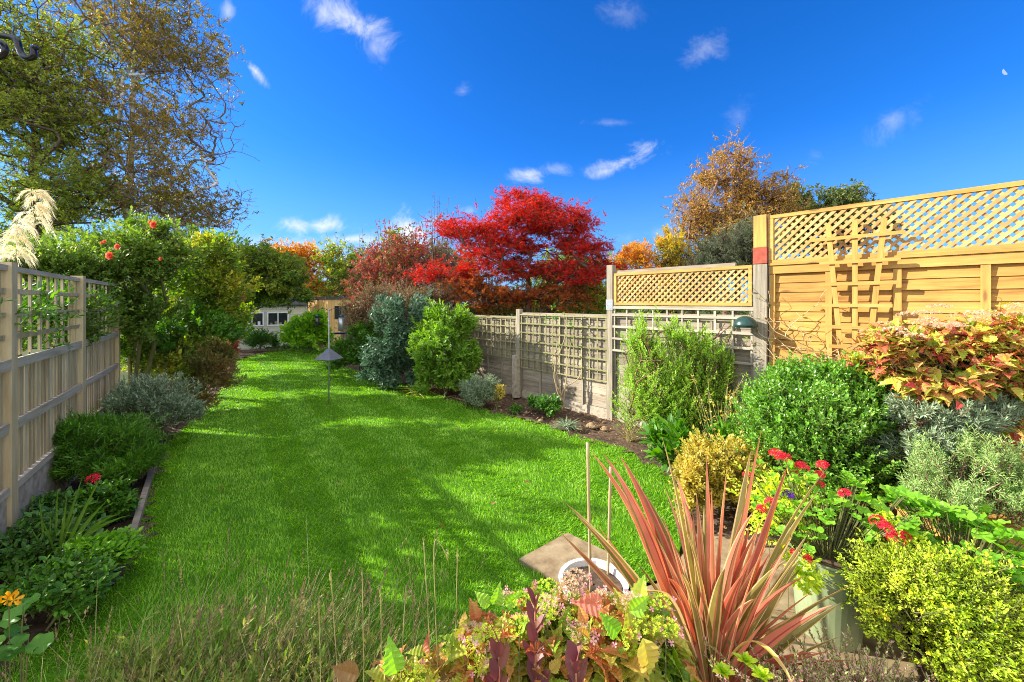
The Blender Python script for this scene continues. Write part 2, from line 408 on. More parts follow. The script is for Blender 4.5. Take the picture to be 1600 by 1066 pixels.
def G_(name, a, **k): M[name] = leafmat(name, [[min(.8, v*(1.22 if name[0] == 'l' else 1.1)) for v in c] for c in a], **k)
G_('l_birchL', [(.07, .09, .016), (.15, .14, .025), (.26, .16, .028), (.26, .28, .045)], tr=.42, ns=.25, nmix=.5)
G_('l_backgreen', [(.07, .11, .018), (.14, .2, .025), (.26, .3, .045), (.3, .21, .035)], tr=.46, ns=.25, nmix=.5)
G_('l_birchR', [(.15, .11, .03), (.28, .18, .035), (.4, .22, .045), (.25, .14, .05)], tr=.3, ns=.2, nmix=.4)
G_('l_dark', [(.04, .07, .015), (.1, .13, .03), (.17, .19, .04)], tr=.25, ns=.2, nmix=.5)
G_('l_heath', [(.12, .2, .04), (.26, .34, .09), (.42, .44, .18)], tr=.25, ns=3)
G_('l_olive', [(.08, .1, .045), (.17, .19, .09), (.28, .3, .16)], tr=.2, ns=.8)
G_('l_yellow', [(.16, .17, .02), (.42, .34, .03), (.55, .36, .03), (.3, .3, .04)], tr=.35, ns=.3, nmix=.5)
G_('l_orange', [(.2, .2, .03), (.5, .26, .02), (.6, .22, .02), (.3, .28, .03), (.16, .18, .02)], tr=.4, ns=.35, nmix=.6)
G_('l_maple', [(.24, .05, .01), (.42, .014, .006), (.62, .02, .012), (.5, .08, .012)], tr=.36, ns=.55, nmix=.45, boost=1.3)
G_('l_maplelow', [(.2, .07, .012), (.36, .1, .012), (.3, .045, .01)], tr=.4, ns=1)
G_('l_pink', [(.13, .12, .03), (.24, .12, .04), (.5, .09, .08), (.2, .15, .05), (.6, .14, .12)], tr=.3, ns=1.1, nmix=.6)
G_('l_brown', [(.11, .09, .04), (.2, .15, .07), (.26, .2, .1)], tr=.2, ns=1)
G_('l_meadow', [(.07, .14, .02), (.15, .25, .035), (.2, .2, .05), (.3, .32, .07)], tr=.35, ns=4)
G_('l_lime', [(.08, .2, .01), (.2, .4, .025), (.36, .52, .05)], tr=.4, ns=1.2, spec=.45)
G_('l_bright', [(.06, .15, .012), (.14, .27, .025), (.26, .4, .05)], tr=.35, ns=1.5, spec=.4)
G_('l_glauc', [(.03, .08, .035), (.07, .14, .075), (.16, .23, .16)], tr=.15, ns=1.2, spec=.22, rough=.35)
G_('l_green', [(.03, .1, .01), (.07, .19, .015), (.16, .32, .03)], tr=.35, ns=1.4)
G_('l_deep', [(.02, .08, .01), (.06, .16, .02), (.12, .26, .03)], tr=.25, ns=1.5, spec=.45)
G_('l_mid', [(.04, .08, .012), (.08, .15, .02), (.15, .24, .035), (.27, .28, .05)], tr=.4, ns=.8)
G_('l_shed', [(.03, .08, .01), (.08, .16, .02), (.2, .25, .03), (.3, .25, .03)], tr=.4, ns=.8)
G_('l_yelgrn', [(.05, .12, .01), (.1, .2, .02), (.26, .3, .03), (.6, .42, .03)], tr=.42, ns=1.1, nmix=.6)
G_('l_nand', [(.06, .09, .02), (.12, .16, .03), (.22, .12, .04), (.3, .2, .05)], tr=.35, ns=1.5)
G_('l_grey', [(.1, .15, .08), (.2, .27, .16), (.32, .38, .26)], tr=.2, ns=2)
G_('l_silver', [(.1, .16, .08), (.2, .27, .15), (.33, .4, .26)], tr=.15, ns=2)
G_('l_feather', [(.12, .27, .02), (.28, .48, .045), (.46, .64, .12)], tr=.4, ns=2)
G_('l_box', [(.06, .18, .012), (.14, .32, .03), (.3, .5, .08)], tr=.28, ns=2, spec=.7, rough=.3)
G_('l_rosem', [(.14, .25, .06), (.28, .42, .12), (.42, .55, .22)], tr=.15, ns=2)
G_('l_hydr', [(.1, .22, .015), (.22, .34, .03), (.42, .42, .05), (.5, .34, .07), (.42, .05, .05), (.42, .4, .06), (.16, .28, .02), (.36, .035, .04), (.5, .24, .08), (.3, .36, .04)], tr=.28, ns=2.2, nmix=.2)
G_('l_hydf', [(.06, .14, .012), (.18, .3, .02), (.36, .32, .05), (.45, .14, .05), (.35, .07, .05)], tr=.35, ns=3, nmix=.5)
G_('l_pelarg', [(.08, .22, .012), (.16, .36, .02), (.26, .48, .045)], tr=.38, ns=2)
G_('l_gold', [(.2, .36, .015), (.46, .58, .03), (.7, .74, .1)], tr=.35, ns=2.5)
G_('l_goldbrown', [(.24, .24, .03), (.5, .4, .07), (.62, .5, .14)], tr=.35, ns=2.5)
G_('l_purple', [(.05, .015, .02), (.12, .03, .035), (.2, .09, .05)], tr=.2, ns=3, spec=.5)
G_('l_litter', [(.08, .04, .02), (.22, .1, .04), (.35, .2, .09), (.3, .05, .03)], tr=.15, ns=5)
G_('f_red', [(.62, .01, .03), (.85, .03, .07)], tr=.3)
G_('f_orange', [(.85, .14, .08), (.95, .3, .2)], tr=.35)
G_('f_nast', [(.95, .3, .01), (.98, .42, .02)], tr=.35)
G_('f_yellow', [(.85, .6, .01), (.95, .75, .02)], tr=.3)
G_('f_purple', [(.1, .02, .3), (.2, .05, .5)], tr=.3)
G_('f_pink', [(.6, .18, .22), (.8, .4, .42), (.75, .55, .45)], tr=.35)
G_('f_dust', [(.4, .3, .14), (.62, .42, .28), (.75, .56, .42)], tr=.35)
G_('f_heath', [(.5, .12, .2), (.72, .42, .42), (.7, .55, .42)], tr=.3)
G_('f_plume', [(.55, .45, .26), (.75, .66, .45), (.85, .78, .6)], tr=.4)
G_('f_lilac', [(.5, .3, .6), (.7, .5, .75)], tr=.3)
G_('p_red', [(.24, .04, .025), (.38, .08, .05), (.48, .15, .08)], tr=.3, ns=6, spec=.5, boost=1.3)
G_('p_pink', [(.45, .1, .06), (.6, .2, .12), (.72, .36, .22)], tr=.3, ns=6, spec=.5, boost=1.3)
G_('p_bronze', [(.1, .09, .02), (.2, .17, .04), (.36, .26, .06)], tr=.25, ns=6, spec=.5)
G_('p_cream', [(.6, .36, .12), (.75, .55, .3)], tr=.3, ns=6)
G_('l_iris', [(.06, .16, .015), (.14, .26, .03), (.25, .33, .07)], tr=.35, ns=3)

# ================================================================ camera, world, sun
cam = bpy.data.cameras.new('camera'); co = bpy.data.objects.new('camera', cam); C.objects.link(co)
cam.sensor_width = 36; cam.lens = F0/1600*36; cam.shift_y = -(533-HY)/1600; cam.clip_end = 2000; cam.clip_start = .05
co.location = (0, 0, H); co.rotation_euler = (math.pi/2, 0, 0)
bpy.context.scene.camera = co
SUN_EL = math.radians(26); sdir = unit([-.985, .17, 0])*math.cos(SUN_EL)+np.array([0, 0, math.sin(SUN_EL)])
from mathutils import Vector
sl = bpy.data.lights.new('sun', 'SUN'); sl.energy = 4.9; sl.angle = math.radians(.5); sl.color = (1, .93, .8)
so = bpy.data.objects.new('sun', sl); C.objects.link(so)
so.rotation_euler = Vector(sdir).to_track_quat('Z', 'Y').to_euler()
w = bpy.data.worlds.new('World'); bpy.context.scene.world = w; w.use_nodes = True
t = w.node_tree; N, L = t.nodes, t.links; N.clear()
sky = N.new('ShaderNodeTexSky'); sky.sky_type = 'NISHITA'; sky.sun_disc = False
sky.sun_elevation = SUN_EL; sky.sun_rotation = math.atan2(sdir[0], sdir[1]); sky.altitude = 300; sky.air_density = 1.0; sky.dust_density = .4; sky.ozone_density = 3.
sp = N.new('ShaderNodeSeparateColor'); L.new(sky.outputs[0], sp.inputs[0]); hs = N.new('ShaderNodeCombineColor')
for i_, (k_, e_) in enumerate(((.062, 1.75), (.36, 1.07), (.81, 1.0))):   # deep saturated autumn blue
    L.new(math_(N, L, 'MULTIPLY', math_(N, L, 'POWER', sp.outputs[i_], e_), k_), hs.inputs[i_])
tc = N.new('ShaderNodeTexCoord'); sx = N.new('ShaderNodeSeparateXYZ'); L.new(tc.outputs['Generated'], sx.inputs[0])
yy = math_(N, L, 'MAXIMUM', sx.outputs[1], .02)
U = math_(N, L, 'DIVIDE', sx.outputs[0], yy); Vv = math_(N, L, 'DIVIDE', sx.outputs[2], yy)
cb = N.new('ShaderNodeCombineXYZ'); L.new(U, cb.inputs[0]); L.new(Vv, cb.inputs[1])
n1 = N.new('ShaderNodeTexNoise'); n1.inputs['Scale'].default_value = 9; n1.inputs['Detail'].default_value = 9; n1.inputs['Roughness'].default_value = .68; n1.inputs['Distortion'].default_value = .6
L.new(cb.outputs[0], n1.inputs['Vector'])
wob = math_(N, L, 'MULTIPLY_ADD', n1.outputs[0], 4.6, -2.5)
front = math_(N, L, 'GREATER_THAN', sx.outputs[1], .03)
acc = None
# cloud: centre pixel, half sizes in px, tilt degrees, strength
for (px, py, ax, ay, ang, k) in [(545, 25, 75, 26, -38, .95), (505, 20, 30, 22, -50, .7), (585, 75, 26, 22, -70, .5), (398, 110, 34, 8, -48, 1.1), (355, 18, 16, 12, -60, .5), (975, 252, 48, 13, 16, 1.1), (1000, 232, 34, 13, 10, 1.1), (945, 268, 22, 9, 15, .8),
        (828, 273, 34, 12, 3, 1.0), (860, 265, 26, 10, -8, .5), (722, 142, 14, 11, 30, .35), (960, 192, 40, 7, 0, .3), (1100, 75, 34, 24, 40, .28), (1400, 190, 46, 20, 30, .3), (1275, 243, 24, 12, 0, .28), (1155, 180, 24, 30, 0, .18), (975, 20, 46, 20, 0, .22),
        (495, 352, 66, 13, 0, 1.1), (545, 374, 70, 9, 0, 1.0), (635, 375, 70, 38, 25, 1.3), (470, 402, 120, 30, 0, 1.1), (430, 378, 60, 12, 0, .7), (730, 330, 22, 8, 0, .5), (1040, 362, 60, 14, 10, .35), (620, 420, 180, 30, 0, .6), (450, 345, 30, 6, 20, .35)]:
    u0, v0 = (px-CX)/F0, (HY-py)/F0; a = math.radians(ang); ca, sa = math.cos(a), math.sin(a)
    du = math_(N, L, 'SUBTRACT', U, u0); dv = math_(N, L, 'SUBTRACT', Vv, v0)
    p = math_(N, L, 'MULTIPLY_ADD', dv, sa*F0/ax, math_(N, L, 'MULTIPLY', du, ca*F0/ax))
    q = math_(N, L, 'MULTIPLY_ADD', dv, ca*F0/ay, math_(N, L, 'MULTIPLY', du, -sa*F0/ay))
    d2 = math_(N, L, 'MULTIPLY_ADD', p, p, math_(N, L, 'MULTIPLY', q, q))
    d = math_(N, L, 'SUBTRACT', 1.15, math_(N, L, 'SQRT', d2))
    e = math_(N, L, 'ADD', d, wob)
    mr = N.new('ShaderNodeMapRange'); mr.interpolation_type = 'SMOOTHSTEP'; L.new(e, mr.inputs[0]); mr.inputs[1].default_value = -.35; mr.inputs[2].default_value = 2.1; mr.inputs[4].default_value = k
    gate = N.new('ShaderNodeMapRange'); gate.interpolation_type = 'SMOOTHSTEP'; L.new(d, gate.inputs[0]); gate.inputs[1].default_value = -.9; gate.inputs[2].default_value = -.1
    v = math_(N, L, 'MULTIPLY', mr.outputs[0], gate.outputs[0])
    acc = v if acc is None else math_(N, L, 'MAXIMUM', acc, v)
# the small half moon
du = math_(N, L, 'SUBTRACT', U, (1571-CX)/F0); dv = math_(N, L, 'SUBTRACT', Vv, (HY-112)/F0)
dm = math_(N, L, 'SQRT', math_(N, L, 'MULTIPLY_ADD', du, du, math_(N, L, 'MULTIPLY', dv, dv)))
moon = math_(N, L, 'MULTIPLY', math_(N, L, 'LESS_THAN', dm, .0085), math_(N, L, 'LESS_THAN', math_(N, L, 'MULTIPLY_ADD', dv, .8, du), .001))
acc = math_(N, L, 'MAXIMUM', acc, math_(N, L, 'MULTIPLY', moon, .45))
acc = math_(N, L, 'MULTIPLY', acc, front)
hz = N.new('ShaderNodeMapRange'); hz.interpolation_type = 'SMOOTHSTEP'; L.new(sx.outputs[2], hz.inputs[0]); hz.inputs[1].default_value = .36; hz.inputs[2].default_value = 0; hz.inputs[4].default_value = .55
hm = N.new('ShaderNodeMix'); hm.data_type = 'RGBA'; L.new(hz.outputs[0], hm.inputs[0]); L.new(hs.outputs[0], hm.inputs[6]); hm.inputs[7].default_value = (1.0, 2.0, 3.3, 1)
mx = N.new('ShaderNodeMix'); mx.data_type = 'RGBA'; L.new(acc, mx.inputs[0]); L.new(hm.outputs[2], mx.inputs[6]); mx.inputs[7].default_value = (3.4, 3.5, 3.6, 1)
# added fill light: unseen bright broken cloud overhead and behind the camera
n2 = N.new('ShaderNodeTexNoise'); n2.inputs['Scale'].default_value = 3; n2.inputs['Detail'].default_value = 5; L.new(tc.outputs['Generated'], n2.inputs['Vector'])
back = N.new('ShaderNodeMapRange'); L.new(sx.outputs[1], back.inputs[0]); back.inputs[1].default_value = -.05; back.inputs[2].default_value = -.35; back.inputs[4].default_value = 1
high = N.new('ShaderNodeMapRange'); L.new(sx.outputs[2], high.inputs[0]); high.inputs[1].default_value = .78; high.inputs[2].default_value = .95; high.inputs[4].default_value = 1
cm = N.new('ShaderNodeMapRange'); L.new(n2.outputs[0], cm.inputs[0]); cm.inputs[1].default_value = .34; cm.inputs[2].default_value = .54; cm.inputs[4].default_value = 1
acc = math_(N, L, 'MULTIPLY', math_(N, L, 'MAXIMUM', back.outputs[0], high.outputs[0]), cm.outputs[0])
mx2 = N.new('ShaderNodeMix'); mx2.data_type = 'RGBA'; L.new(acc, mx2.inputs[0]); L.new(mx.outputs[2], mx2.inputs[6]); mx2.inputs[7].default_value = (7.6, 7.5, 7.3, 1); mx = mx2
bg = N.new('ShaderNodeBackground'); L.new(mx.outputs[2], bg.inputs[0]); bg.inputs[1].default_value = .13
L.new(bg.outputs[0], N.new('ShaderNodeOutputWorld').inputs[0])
sc = bpy.context.scene
sc.view_settings.view_transform = 'Standard'; sc.view_settings.look = 'None'; sc.view_settings.exposure = 1.32; sc.view_settings.gamma = 1
sc.cycles.max_bounces = 8; sc.cycles.transparent_max_bounces = 8; sc.cycles.diffuse_bounces = 4; sc.cycles.use_denoising = True; sc.cycles.denoiser = 'OPENIMAGEDENOISE'; sc.cycles.denoising_input_passes = 'RGB_ALBEDO_NORMAL'; sc.cycles.denoising_prefilter = 'NONE'; sc.cycles.filter_width = 1.0

# ================================================================ ground
def lathe(g, c, z, f, sides=40, mat=0):
    an = np.arange(sides)*2*math.pi/sides
    V = np.concatenate([np.column_stack([c[0]+q*np.cos(an), c[1]+q*np.sin(an), np.full(sides, c[2]+h_)]) for h_, q in zip(z, f)])
    i = np.arange(sides); j = (i+1) % sides
    return g.add(V, np.concatenate([np.stack([i+k*sides, j+k*sides, j+(k+1)*sides, i+(k+1)*sides], 1) for k in range(len(z)-1)]), mat)
def sheet(name, pts, z, mat, kind='structure', label=None, bump=0., res=.12):
    """flat polygon; with bump: a fine grid clipped to it, gently uneven"""
    pts = np.asarray(pts, float)
    if not bump:
        me = bpy.data.meshes.new(name); me.from_pydata([(p[0], p[1], z) for p in pts], [], [list(range(len(pts)))]); me.materials.append(mat)
        o = bpy.data.objects.new(name, me); C.objects.link(o)
    else:
        lo, hi = pts.min(0)-.01, pts.max(0)+.01
        xs = np.arange(lo[0], hi[0]+res, res); ys = np.arange(lo[1], hi[1]+res, res)
        X, Y = np.meshgrid(xs, ys); P = np.stack([X.ravel(), Y.ravel()], 1); ins = inside(P, pts)
        zz = z+bump*(np.sin(P[:, 0]*7.3+np.sin(P[:, 1]*5))*np.sin(P[:, 1]*6.1)+R.normal(0, .5, len(P)))*.5
        nx = len(xs); q = np.array([[j*nx+i, j*nx+i+1, (j+1)*nx+i+1, (j+1)*nx+i] for j in range(len(ys)-1) for i in range(nx-1)])
        q = q[ins[q].any(1)]
        g = Geo(); g.add(np.column_stack([P, zz]), q); o = g.build(name, mat, None, (0, 0, 0), True)
    o['kind'] = kind
    return o
def inside(P, poly):
    r = np.zeros(len(P), bool); n = len(poly)
    for i in range(n):
        a, b = poly[i], poly[(i+1) % n]
        if a[1] == b[1]: continue
        c = ((a[1] > P[:, 1]) != (b[1] > P[:, 1])) & (P[:, 0] < (b[0]-a[0])*(P[:, 1]-a[1])/(b[1]-a[1])+a[0])
        r ^= c
    return r
sheet('terrain', [(-260, -60), (260, -60), (260, 400), (-260, 400)], -.06, M['field'])
uL = unit([-.585, .81]); P1 = np.array([-3.795, 2.967]); uR = unit([-.681, .733]); Q1 = np.array([3.067, 4.876])
def onL(s, off=0): return P1+uL*s+np.array([uL[1], -uL[0]])*off      # off > 0: into the garden
def onR(s, off=0): return Q1+uR*s+np.array([-uR[1], -abs(uR[0])])*off
lawn_r = [GP(*p)[:2] for p in [(1075, 790), (1040, 735), (975, 700), (920, 686), (850, 662), (790, 647), (740, 635), (690, 619), (650, 606), (600, 590), (545, 575), (505, 558)]]
lawn_l = [GP(*p)[:2] for p in [(372, 561), (358, 588), (345, 610), (305, 652), (252, 700), (228, 770), (205, 850), (190, 905)]]
lawn = lawn_r+[np.array([-6.9, 16.6]), np.array([-9.5, 15.9])]+lawn_l+[np.array([-2.62, 1.9]), np.array([-1.5, 1.25]), np.array([.3, 1.2]), np.array([.35, 2.5]), np.array([1.1, 2.75]), np.array([1.45, 3.3])]
lawn = np.array(lawn)
sheet('lawn', lawn, 0.0, M['turf'])
bed_l = [onL(-4.5), onL(16.3), [-9.3, 16.3]]+lawn_l+[[-2.62, 1.9], [-1.5, 1.25], [-1.2, -.6]]
sheet('left_flower_bed', bed_l, .0, M['soil'], bump=.05)
bed_r = [onR(16.), onR(-3.6), [4.4, 2.6], [1.5, 3.2]]+lawn_r+[[-6.5, 17.2]]
sheet('right_flower_bed', bed_r, .0, M['soil'], bump=.05)
sheet('paving', [[-1.6, 1.2], [-2.4, -3], [6, -3], [6, 2.4], [4.4, 2.7], [1.5, 3.25], [1.05, 2.7], [.3, 2.45], [.25, 1.15]], .006, M['pave'])
sheet('back_flower_bed', [[-13, 15.2], [-9.6, 15.7], [-6.9, 16.4], [-5.6, 18.5], [-9, 22], [-14, 19]], -.004, M['soil'], bump=.04)

# grass blades in mown stripes
def scatter(poly, n):
    lo, hi = poly.min(0), poly.max(0); P = R.uniform(lo, hi, (int(n*1.0), 2)); return P[inside(P, poly)]
g = Geo()
area = np.prod(lawn.max(0)-lawn.min(0))
gT = (np.array([[-.5, 0, 0], [.5, 0, 0], [.36, .55, .05], [-.36, .55, .05], [0, 1, .22]]), [([[0, 1, 2, 3]], 0), ([[3, 2, 4]], 0)])
slab_poly = np.array([(.05, 2.9), (.45, 3.23), (.83, 2.88), (.43, 2.55)])
for dens, y0, y1, h, wd in ((8000, 0, 3.4, .034, .0048), (5200, 3.4, 5.5, .032, .006), (2600, 5.5, 8.5, .03, .0085), (1100, 8.5, 17, .03, .015)):
    P = scatter(lawn, dens*area); P = P[(P[:, 1] >= y0) & (P[:, 1] < y1)]; P = P[~inside(P, slab_poly)]
    n = len(P); perp = P@np.array([uL[1], -uL[0]]); sgn = np.where((perp/.42).astype(int) % 2 == 0, 1., -1.)
    lean = np.outer(sgn*.6, np.append(uL, 0))+R.normal(0, .38, (n, 3))*[1, 1, 0]+[0, 0, 1]
    tuft = .75+.5*np.sin(P[:, 0]*9+np.sin(P[:, 1]*7))*np.sin(P[:, 1]*8.3+P[:, 0])
    hh = h*R.uniform(.55, 1.25, n)*(.85+.3*tuft)
    g.stamp(gT, np.column_stack([P, np.zeros(n)]), lean, R.normal(0, 1, (n, 3)), wd*R.uniform(.7, 1.3, n), hh, hh)
gr = g.build('grass', M['grass'], None, (0, 0, 0)); gr['kind'] = 'stuff'; gr['label'] = 'bright green mown grass covering the lawn'; gr['category'] = 'grass'
# leaf litter on the beds
g = Geo(); P = scatter(np.array(bed_r), 26000); P = P[P[:, 1] < 9.5]
g.stamp(OV, np.column_stack([P, np.full(len(P), .035)+R.uniform(0, .02, len(P))]), R.normal(0, 1, (len(P), 3))*[1, 1, .25], R.normal(0, .35, (len(P), 3))+[0, 0, 1], R.uniform(.02, .05, len(P)))
o = g.build('leaf_litter', M['l_litter']); o['kind'] = 'stuff'; o['label'] = 'brown and red fallen leaves littering the border soil'; o['category'] = 'leaf litter'

# ================================================================ left fence (local x along it, -y = garden side)
def box1(name, mat, root, a, b, jit=.0015):
    return Geo().box(a, b, 0, jit).build(name, mat, root)
fl = thing('slatted_fence', 'pale slatted timber fence with open square trellis top along the left bed', 'fence', (*P1, 0), math.atan2(uL[1], uL[0]))
PW = 1.83
for k in range(-1, 4):
    x = k*PW
    if k == 3: continue
    box1('post', M['pale'], fl, (x-.05, -.05, 0), (x+.05, .05, 2.2 if k < 2 else 1.96), .002)
for k in range(-1, 2):
    x0, x1 = k*PW+.055, (k+1)*PW-.055
    g = Geo(); z0 = .47
    n = int((x1-x0)/.082)
    for i in range(n):
        xa = x0+(i+.1)*(x1-x0)/n
        g.box((xa, -.012, z0), (xa+.058, .008, 1.44), 0, .0015)
        g.box((xa+.046, .026, z0), (xa+.094, .036, 1.44), 0, .001)
    g.build('slat_panel', M['pale'], fl)
    g = Geo()
    for z, h_, d in ((1.40, .075, -.045), (.93, .07, -.045), (.47, .06, -.045)):
        g.box((x0, d, z), (x1, -.014, z+h_), 0, .003)
    g.build('rail', M['paleh'], fl)
    g = Geo()
    for i in range(9):
        xa = x0+.02+i*(x1-x0-.07)/8; g.box((xa, -.002, 1.48), (xa+.034, .014, 2.14), 0, .002)
    for z in (1.62, 1.79, 1.965): g.box((x0, -.022, z), (x1, -.004, z+.036), 0, .003)
    g.build('trellis', M['pale'], fl)
    box1('top_rail', M['paleh'], fl, (x0-.05, -.03, 2.14), (x1+.05, .03, 2.178), .003)
    box1('gravel_board', M['conc'], fl, (x0-.01, -.028, -.02), (x1+.01, .022, .462), .002)
# ================================================================ right grey fence (local x away, +y = garden side)
fr_ = thing('weathered_fence', 'weathered grey board fence with mossy square lattice fixed on its face', 'fence', (*Q1, 0), math.atan2(uR[1], uR[0]))
box1('post', M['greyv'], fr_, (-.07, -.07, 0), (.07, .07, 2.37), .002)
posts = [2.14, 4.28, 6.3, 8.25, 10.2, 12.1, 14.0]
for i, x in enumerate(posts):
    box1('post', M['greyv'], fr_, (x-.05, -.05, 0), (x+.05, .05, 2.505 if i == 0 else (1.77 if i == 1 else 1.68)), .002)
edges = [(.075, 2.085)]+[(posts[i]+.055, posts[i+1]-.055) for i in range(len(posts)-1)]
for k, (x0, x1) in enumerate(edges):
    top = 1.74 if k == 0 else 1.70 if k == 1 else 1.62
    zb = 1.12 if k == 0 else .60 if k == 1 else .76
    g = Geo(); z = .16; i = 0
    while z < top-.1:
        g.add([[x0, -.03, z], [x1, -.03, z+R.normal(0, .004)], [x0, -.012, z], [x1, -.012, z], [x0, -.034, z+.118], [x1, -.034, z+.118], [x0, -.019, z+.118], [x1, -.019, z+.118]],
              [[0, 1, 3, 2], [2, 3, 7, 6], [6, 7, 5, 4], [4, 5, 1, 0], [0, 2, 6, 4], [1, 5, 7, 3]]); z += .108
    g.build('board_panel', M['grey'], fr_)
    g = Geo(); m = 4
    for i in range(m+1):
        xa = x0+i*(x1-x0-.035)/m; g.box((xa, -.008, .15), (xa+.035, .012, top-.09), 0, .002)
    g.build('batten', M['greyv'], fr_)
    box1('top_rail', M['grey'], fr_, (x0, -.034, top-.085), (x1, .020, top), .003)
    box1('gravel_board', M['conc'], fr_, (x0, -.04, -.02), (x1, .0, .15), .002)
    if k < 3:
        g = Geo(); m = 12 if k else 9
        for i in range(m+1):
            xa = x0+.012+i*(x1-x0-.05)/m; g.box((xa, .022, zb), (xa+.022, .034, top-.02 if k else 1.83), 0, .0018)
        nh = int((top-zb)/.158)
        for i in range(nh+1):
            zz = zb+i*(top-.05-zb)/nh; g.box((x0-.01, .036, zz), (x1+.01, .048, zz+.022 if k else zz+.032), 0, .0025)
        if k == 0: g.box((x0-.02, .036, 1.80), (x1+.02, .05, 1.845), 0, .003)
        g.build('square_lattice', M['mossy'] if k else M['paleh'], fr_)
g = Geo(); g.box((2.14-.062, .052, 1.78), (2.14+.062, .056, 1.95)); 
for dx in (-.03, .03):
    for z in (1.81, 1.86, 1.91): g.segs([[2.14+dx, .056, z]], [[2.14+dx, .06, z]], .007, .006, 8)
g.build('steel_bracket', M['steel'], fr_)
Geo().box((4.28-.06, .055, 0), (4.28+.05, .16, .85), 0, .004).build('concrete_spur', M['conc'], fr_)

def diag(g, x0, x1, z0, z1, y, sp, wd, th):
    """crossed laths clipped to the frame"""
    h = z1-z0; hw = wd/2*math.sqrt(2)
    for s, yy_ in ((-1, y), (1, y-th-.0015)):
        k = x0-h+sp*.5
        while k < x1:
            # centre line x = k + (z-z0) * (1 or mirrored)
            poly = []
            for (a, za) in ((k-hw, 0), (k+hw, 0), (k+hw+h, h), (k-hw+h, h)): poly.append([a, za])
            for lim, sg in ((x0, 1), (x1, -1)):
                out = []
                for i in range(len(poly)):
                    p, q = poly[i], poly[(i+1) % len(poly)]
                    ip, iq = sg*(p[0]-lim) >= 0, sg*(q[0]-lim) >= 0
                    if ip: out.append(p)
                    if ip != iq:
                        f = (lim-p[0])/(q[0]-p[0]); out.append([lim, p[1]+f*(q[1]-p[1])])
                poly = out
                if len(poly) < 3: break
            k += sp
            if len(poly) < 3: continue
            pp = [(p[0] if s > 0 else x0+x1-p[0], z0+p[1]) for p in poly]; n = len(pp)
            V = [[a, yy_, b] for a, b in pp]+[[a, yy_-th, b] for a, b in pp]
            b0 = g.n; g.V.append(np.array(V)); g.n += 2*n
            tri = [[0, i, i+1] for i in range(1, n-1)]
            g.F.append((np.array(tri+[[n+c for c in reversed(t_)] for t_ in tri])+b0, 0))
            g.F.append((np.array([[i, i+n, (i+1) % n+n, (i+1) % n] for i in range(n)])+b0, 0))
# low diagonal lattice screen above the grey fence
lt = thing('diagonal_lattice_screen', 'low diamond lattice screen mounted above the grey fence behind the feathery shrub', 'trellis', (*Q1, 0), math.atan2(uR[1], uR[0]))
g = Geo(); diag(g, .14, 2.0, 1.90, 2.325, .045, .088, .026, .007); g.build('lattice', M['lattwood'], lt)
g = Geo()
for a, b in (((.09, .02, 1.86), (2.05, .06, 1.9)), ((.09, .02, 2.327), (2.05, .06, 2.367)), ((.09, .02, 1.902), (.13, .06, 2.325)), ((2.01, .02, 1.902), (2.05, .06, 2.325))): g.box(a, b, 0, .001)
g.build('frame', M['newwood'], lt)
Geo().box((.3, -.04, 2.36), (2.05, .0, 2.41), 0, .006).build('old_rail', M['grey'], lt)
# tall new fence
nf = thing('tall_timber_fence', 'tall new golden timber fence with lapped boards and diamond lattice top on the right', 'fence', (*Q1, 0), math.atan2(uR[1], uR[0]))
box1('post_top', M['newwoodv'], nf, (-.068, -.068, 2.575), (.068, .068, 2.965), .001)
box1('painted_joint', M['red_paint'], nf, (-.074, -.074, 2.375), (.074, .074, 2.572), 0)
for pk in range(2):
    a0, a1 = (-.085, -2.35) if pk == 0 else (-2.48, -4.3)
    L_ = a1-a0
    g = Geo(); z = .12
    while z < 2.2:
        g.add([[a1, -.03, z], [a0, -.03, z+R.normal(0, .003)], [a1, .0, z], [a0, .0, z], [a1, -.034, z+.122], [a0, -.034, z+.122], [a1, -.014, z+.122], [a0, -.014, z+.122]],
              [[0, 1, 3, 2], [2, 3, 7, 6], [6, 7, 5, 4], [4, 5, 1, 0], [0, 2, 6, 4], [1, 5, 7, 3]]); z += .112
    g.build('board_panel', M['newwood'], nf)
    for xx in ([-.118, -.655, -1.2, -1.77, -2.32] if pk == 0 else [-2.51, -3.1, -3.7, -4.27]):
        box1('batten', M['newwoodv'], nf, (xx-.03, .002, .1), (xx+.03, .024, 2.24), .001)
    box1('top_rail', M['newwood'], nf, (a1, -.02, 2.245), (a0, .03, 2.34), .001)
    box1('capping', M['newwood'], nf, (a1, -.04, 2.345), (a0, .05, 2.372), .001)
    g = Geo(); diag(g, a1+.05, a0-.05, 2.41, 2.905, .03, .088, .03, .008); g.build('lattice', M['lattwood'], nf)
    g = Geo()
    for a, b in (((a1, 0, 2.374), (a0, .04, 2.41)), ((a1, 0, 2.907), (a0, .04, 2.95)), ((a0-.05, 0, 2.412), (a0, .04, 2.905)), ((a1, 0, 2.412), (a1+.05, .04, 2.905))): g.box(a, b, 0, .001)
    g.build('lattice_frame', M['newwood'], nf)
box1('post', M['newwoodv'], nf, (-2.47, -.06, 0), (-2.36, .04, 2.96), .001)
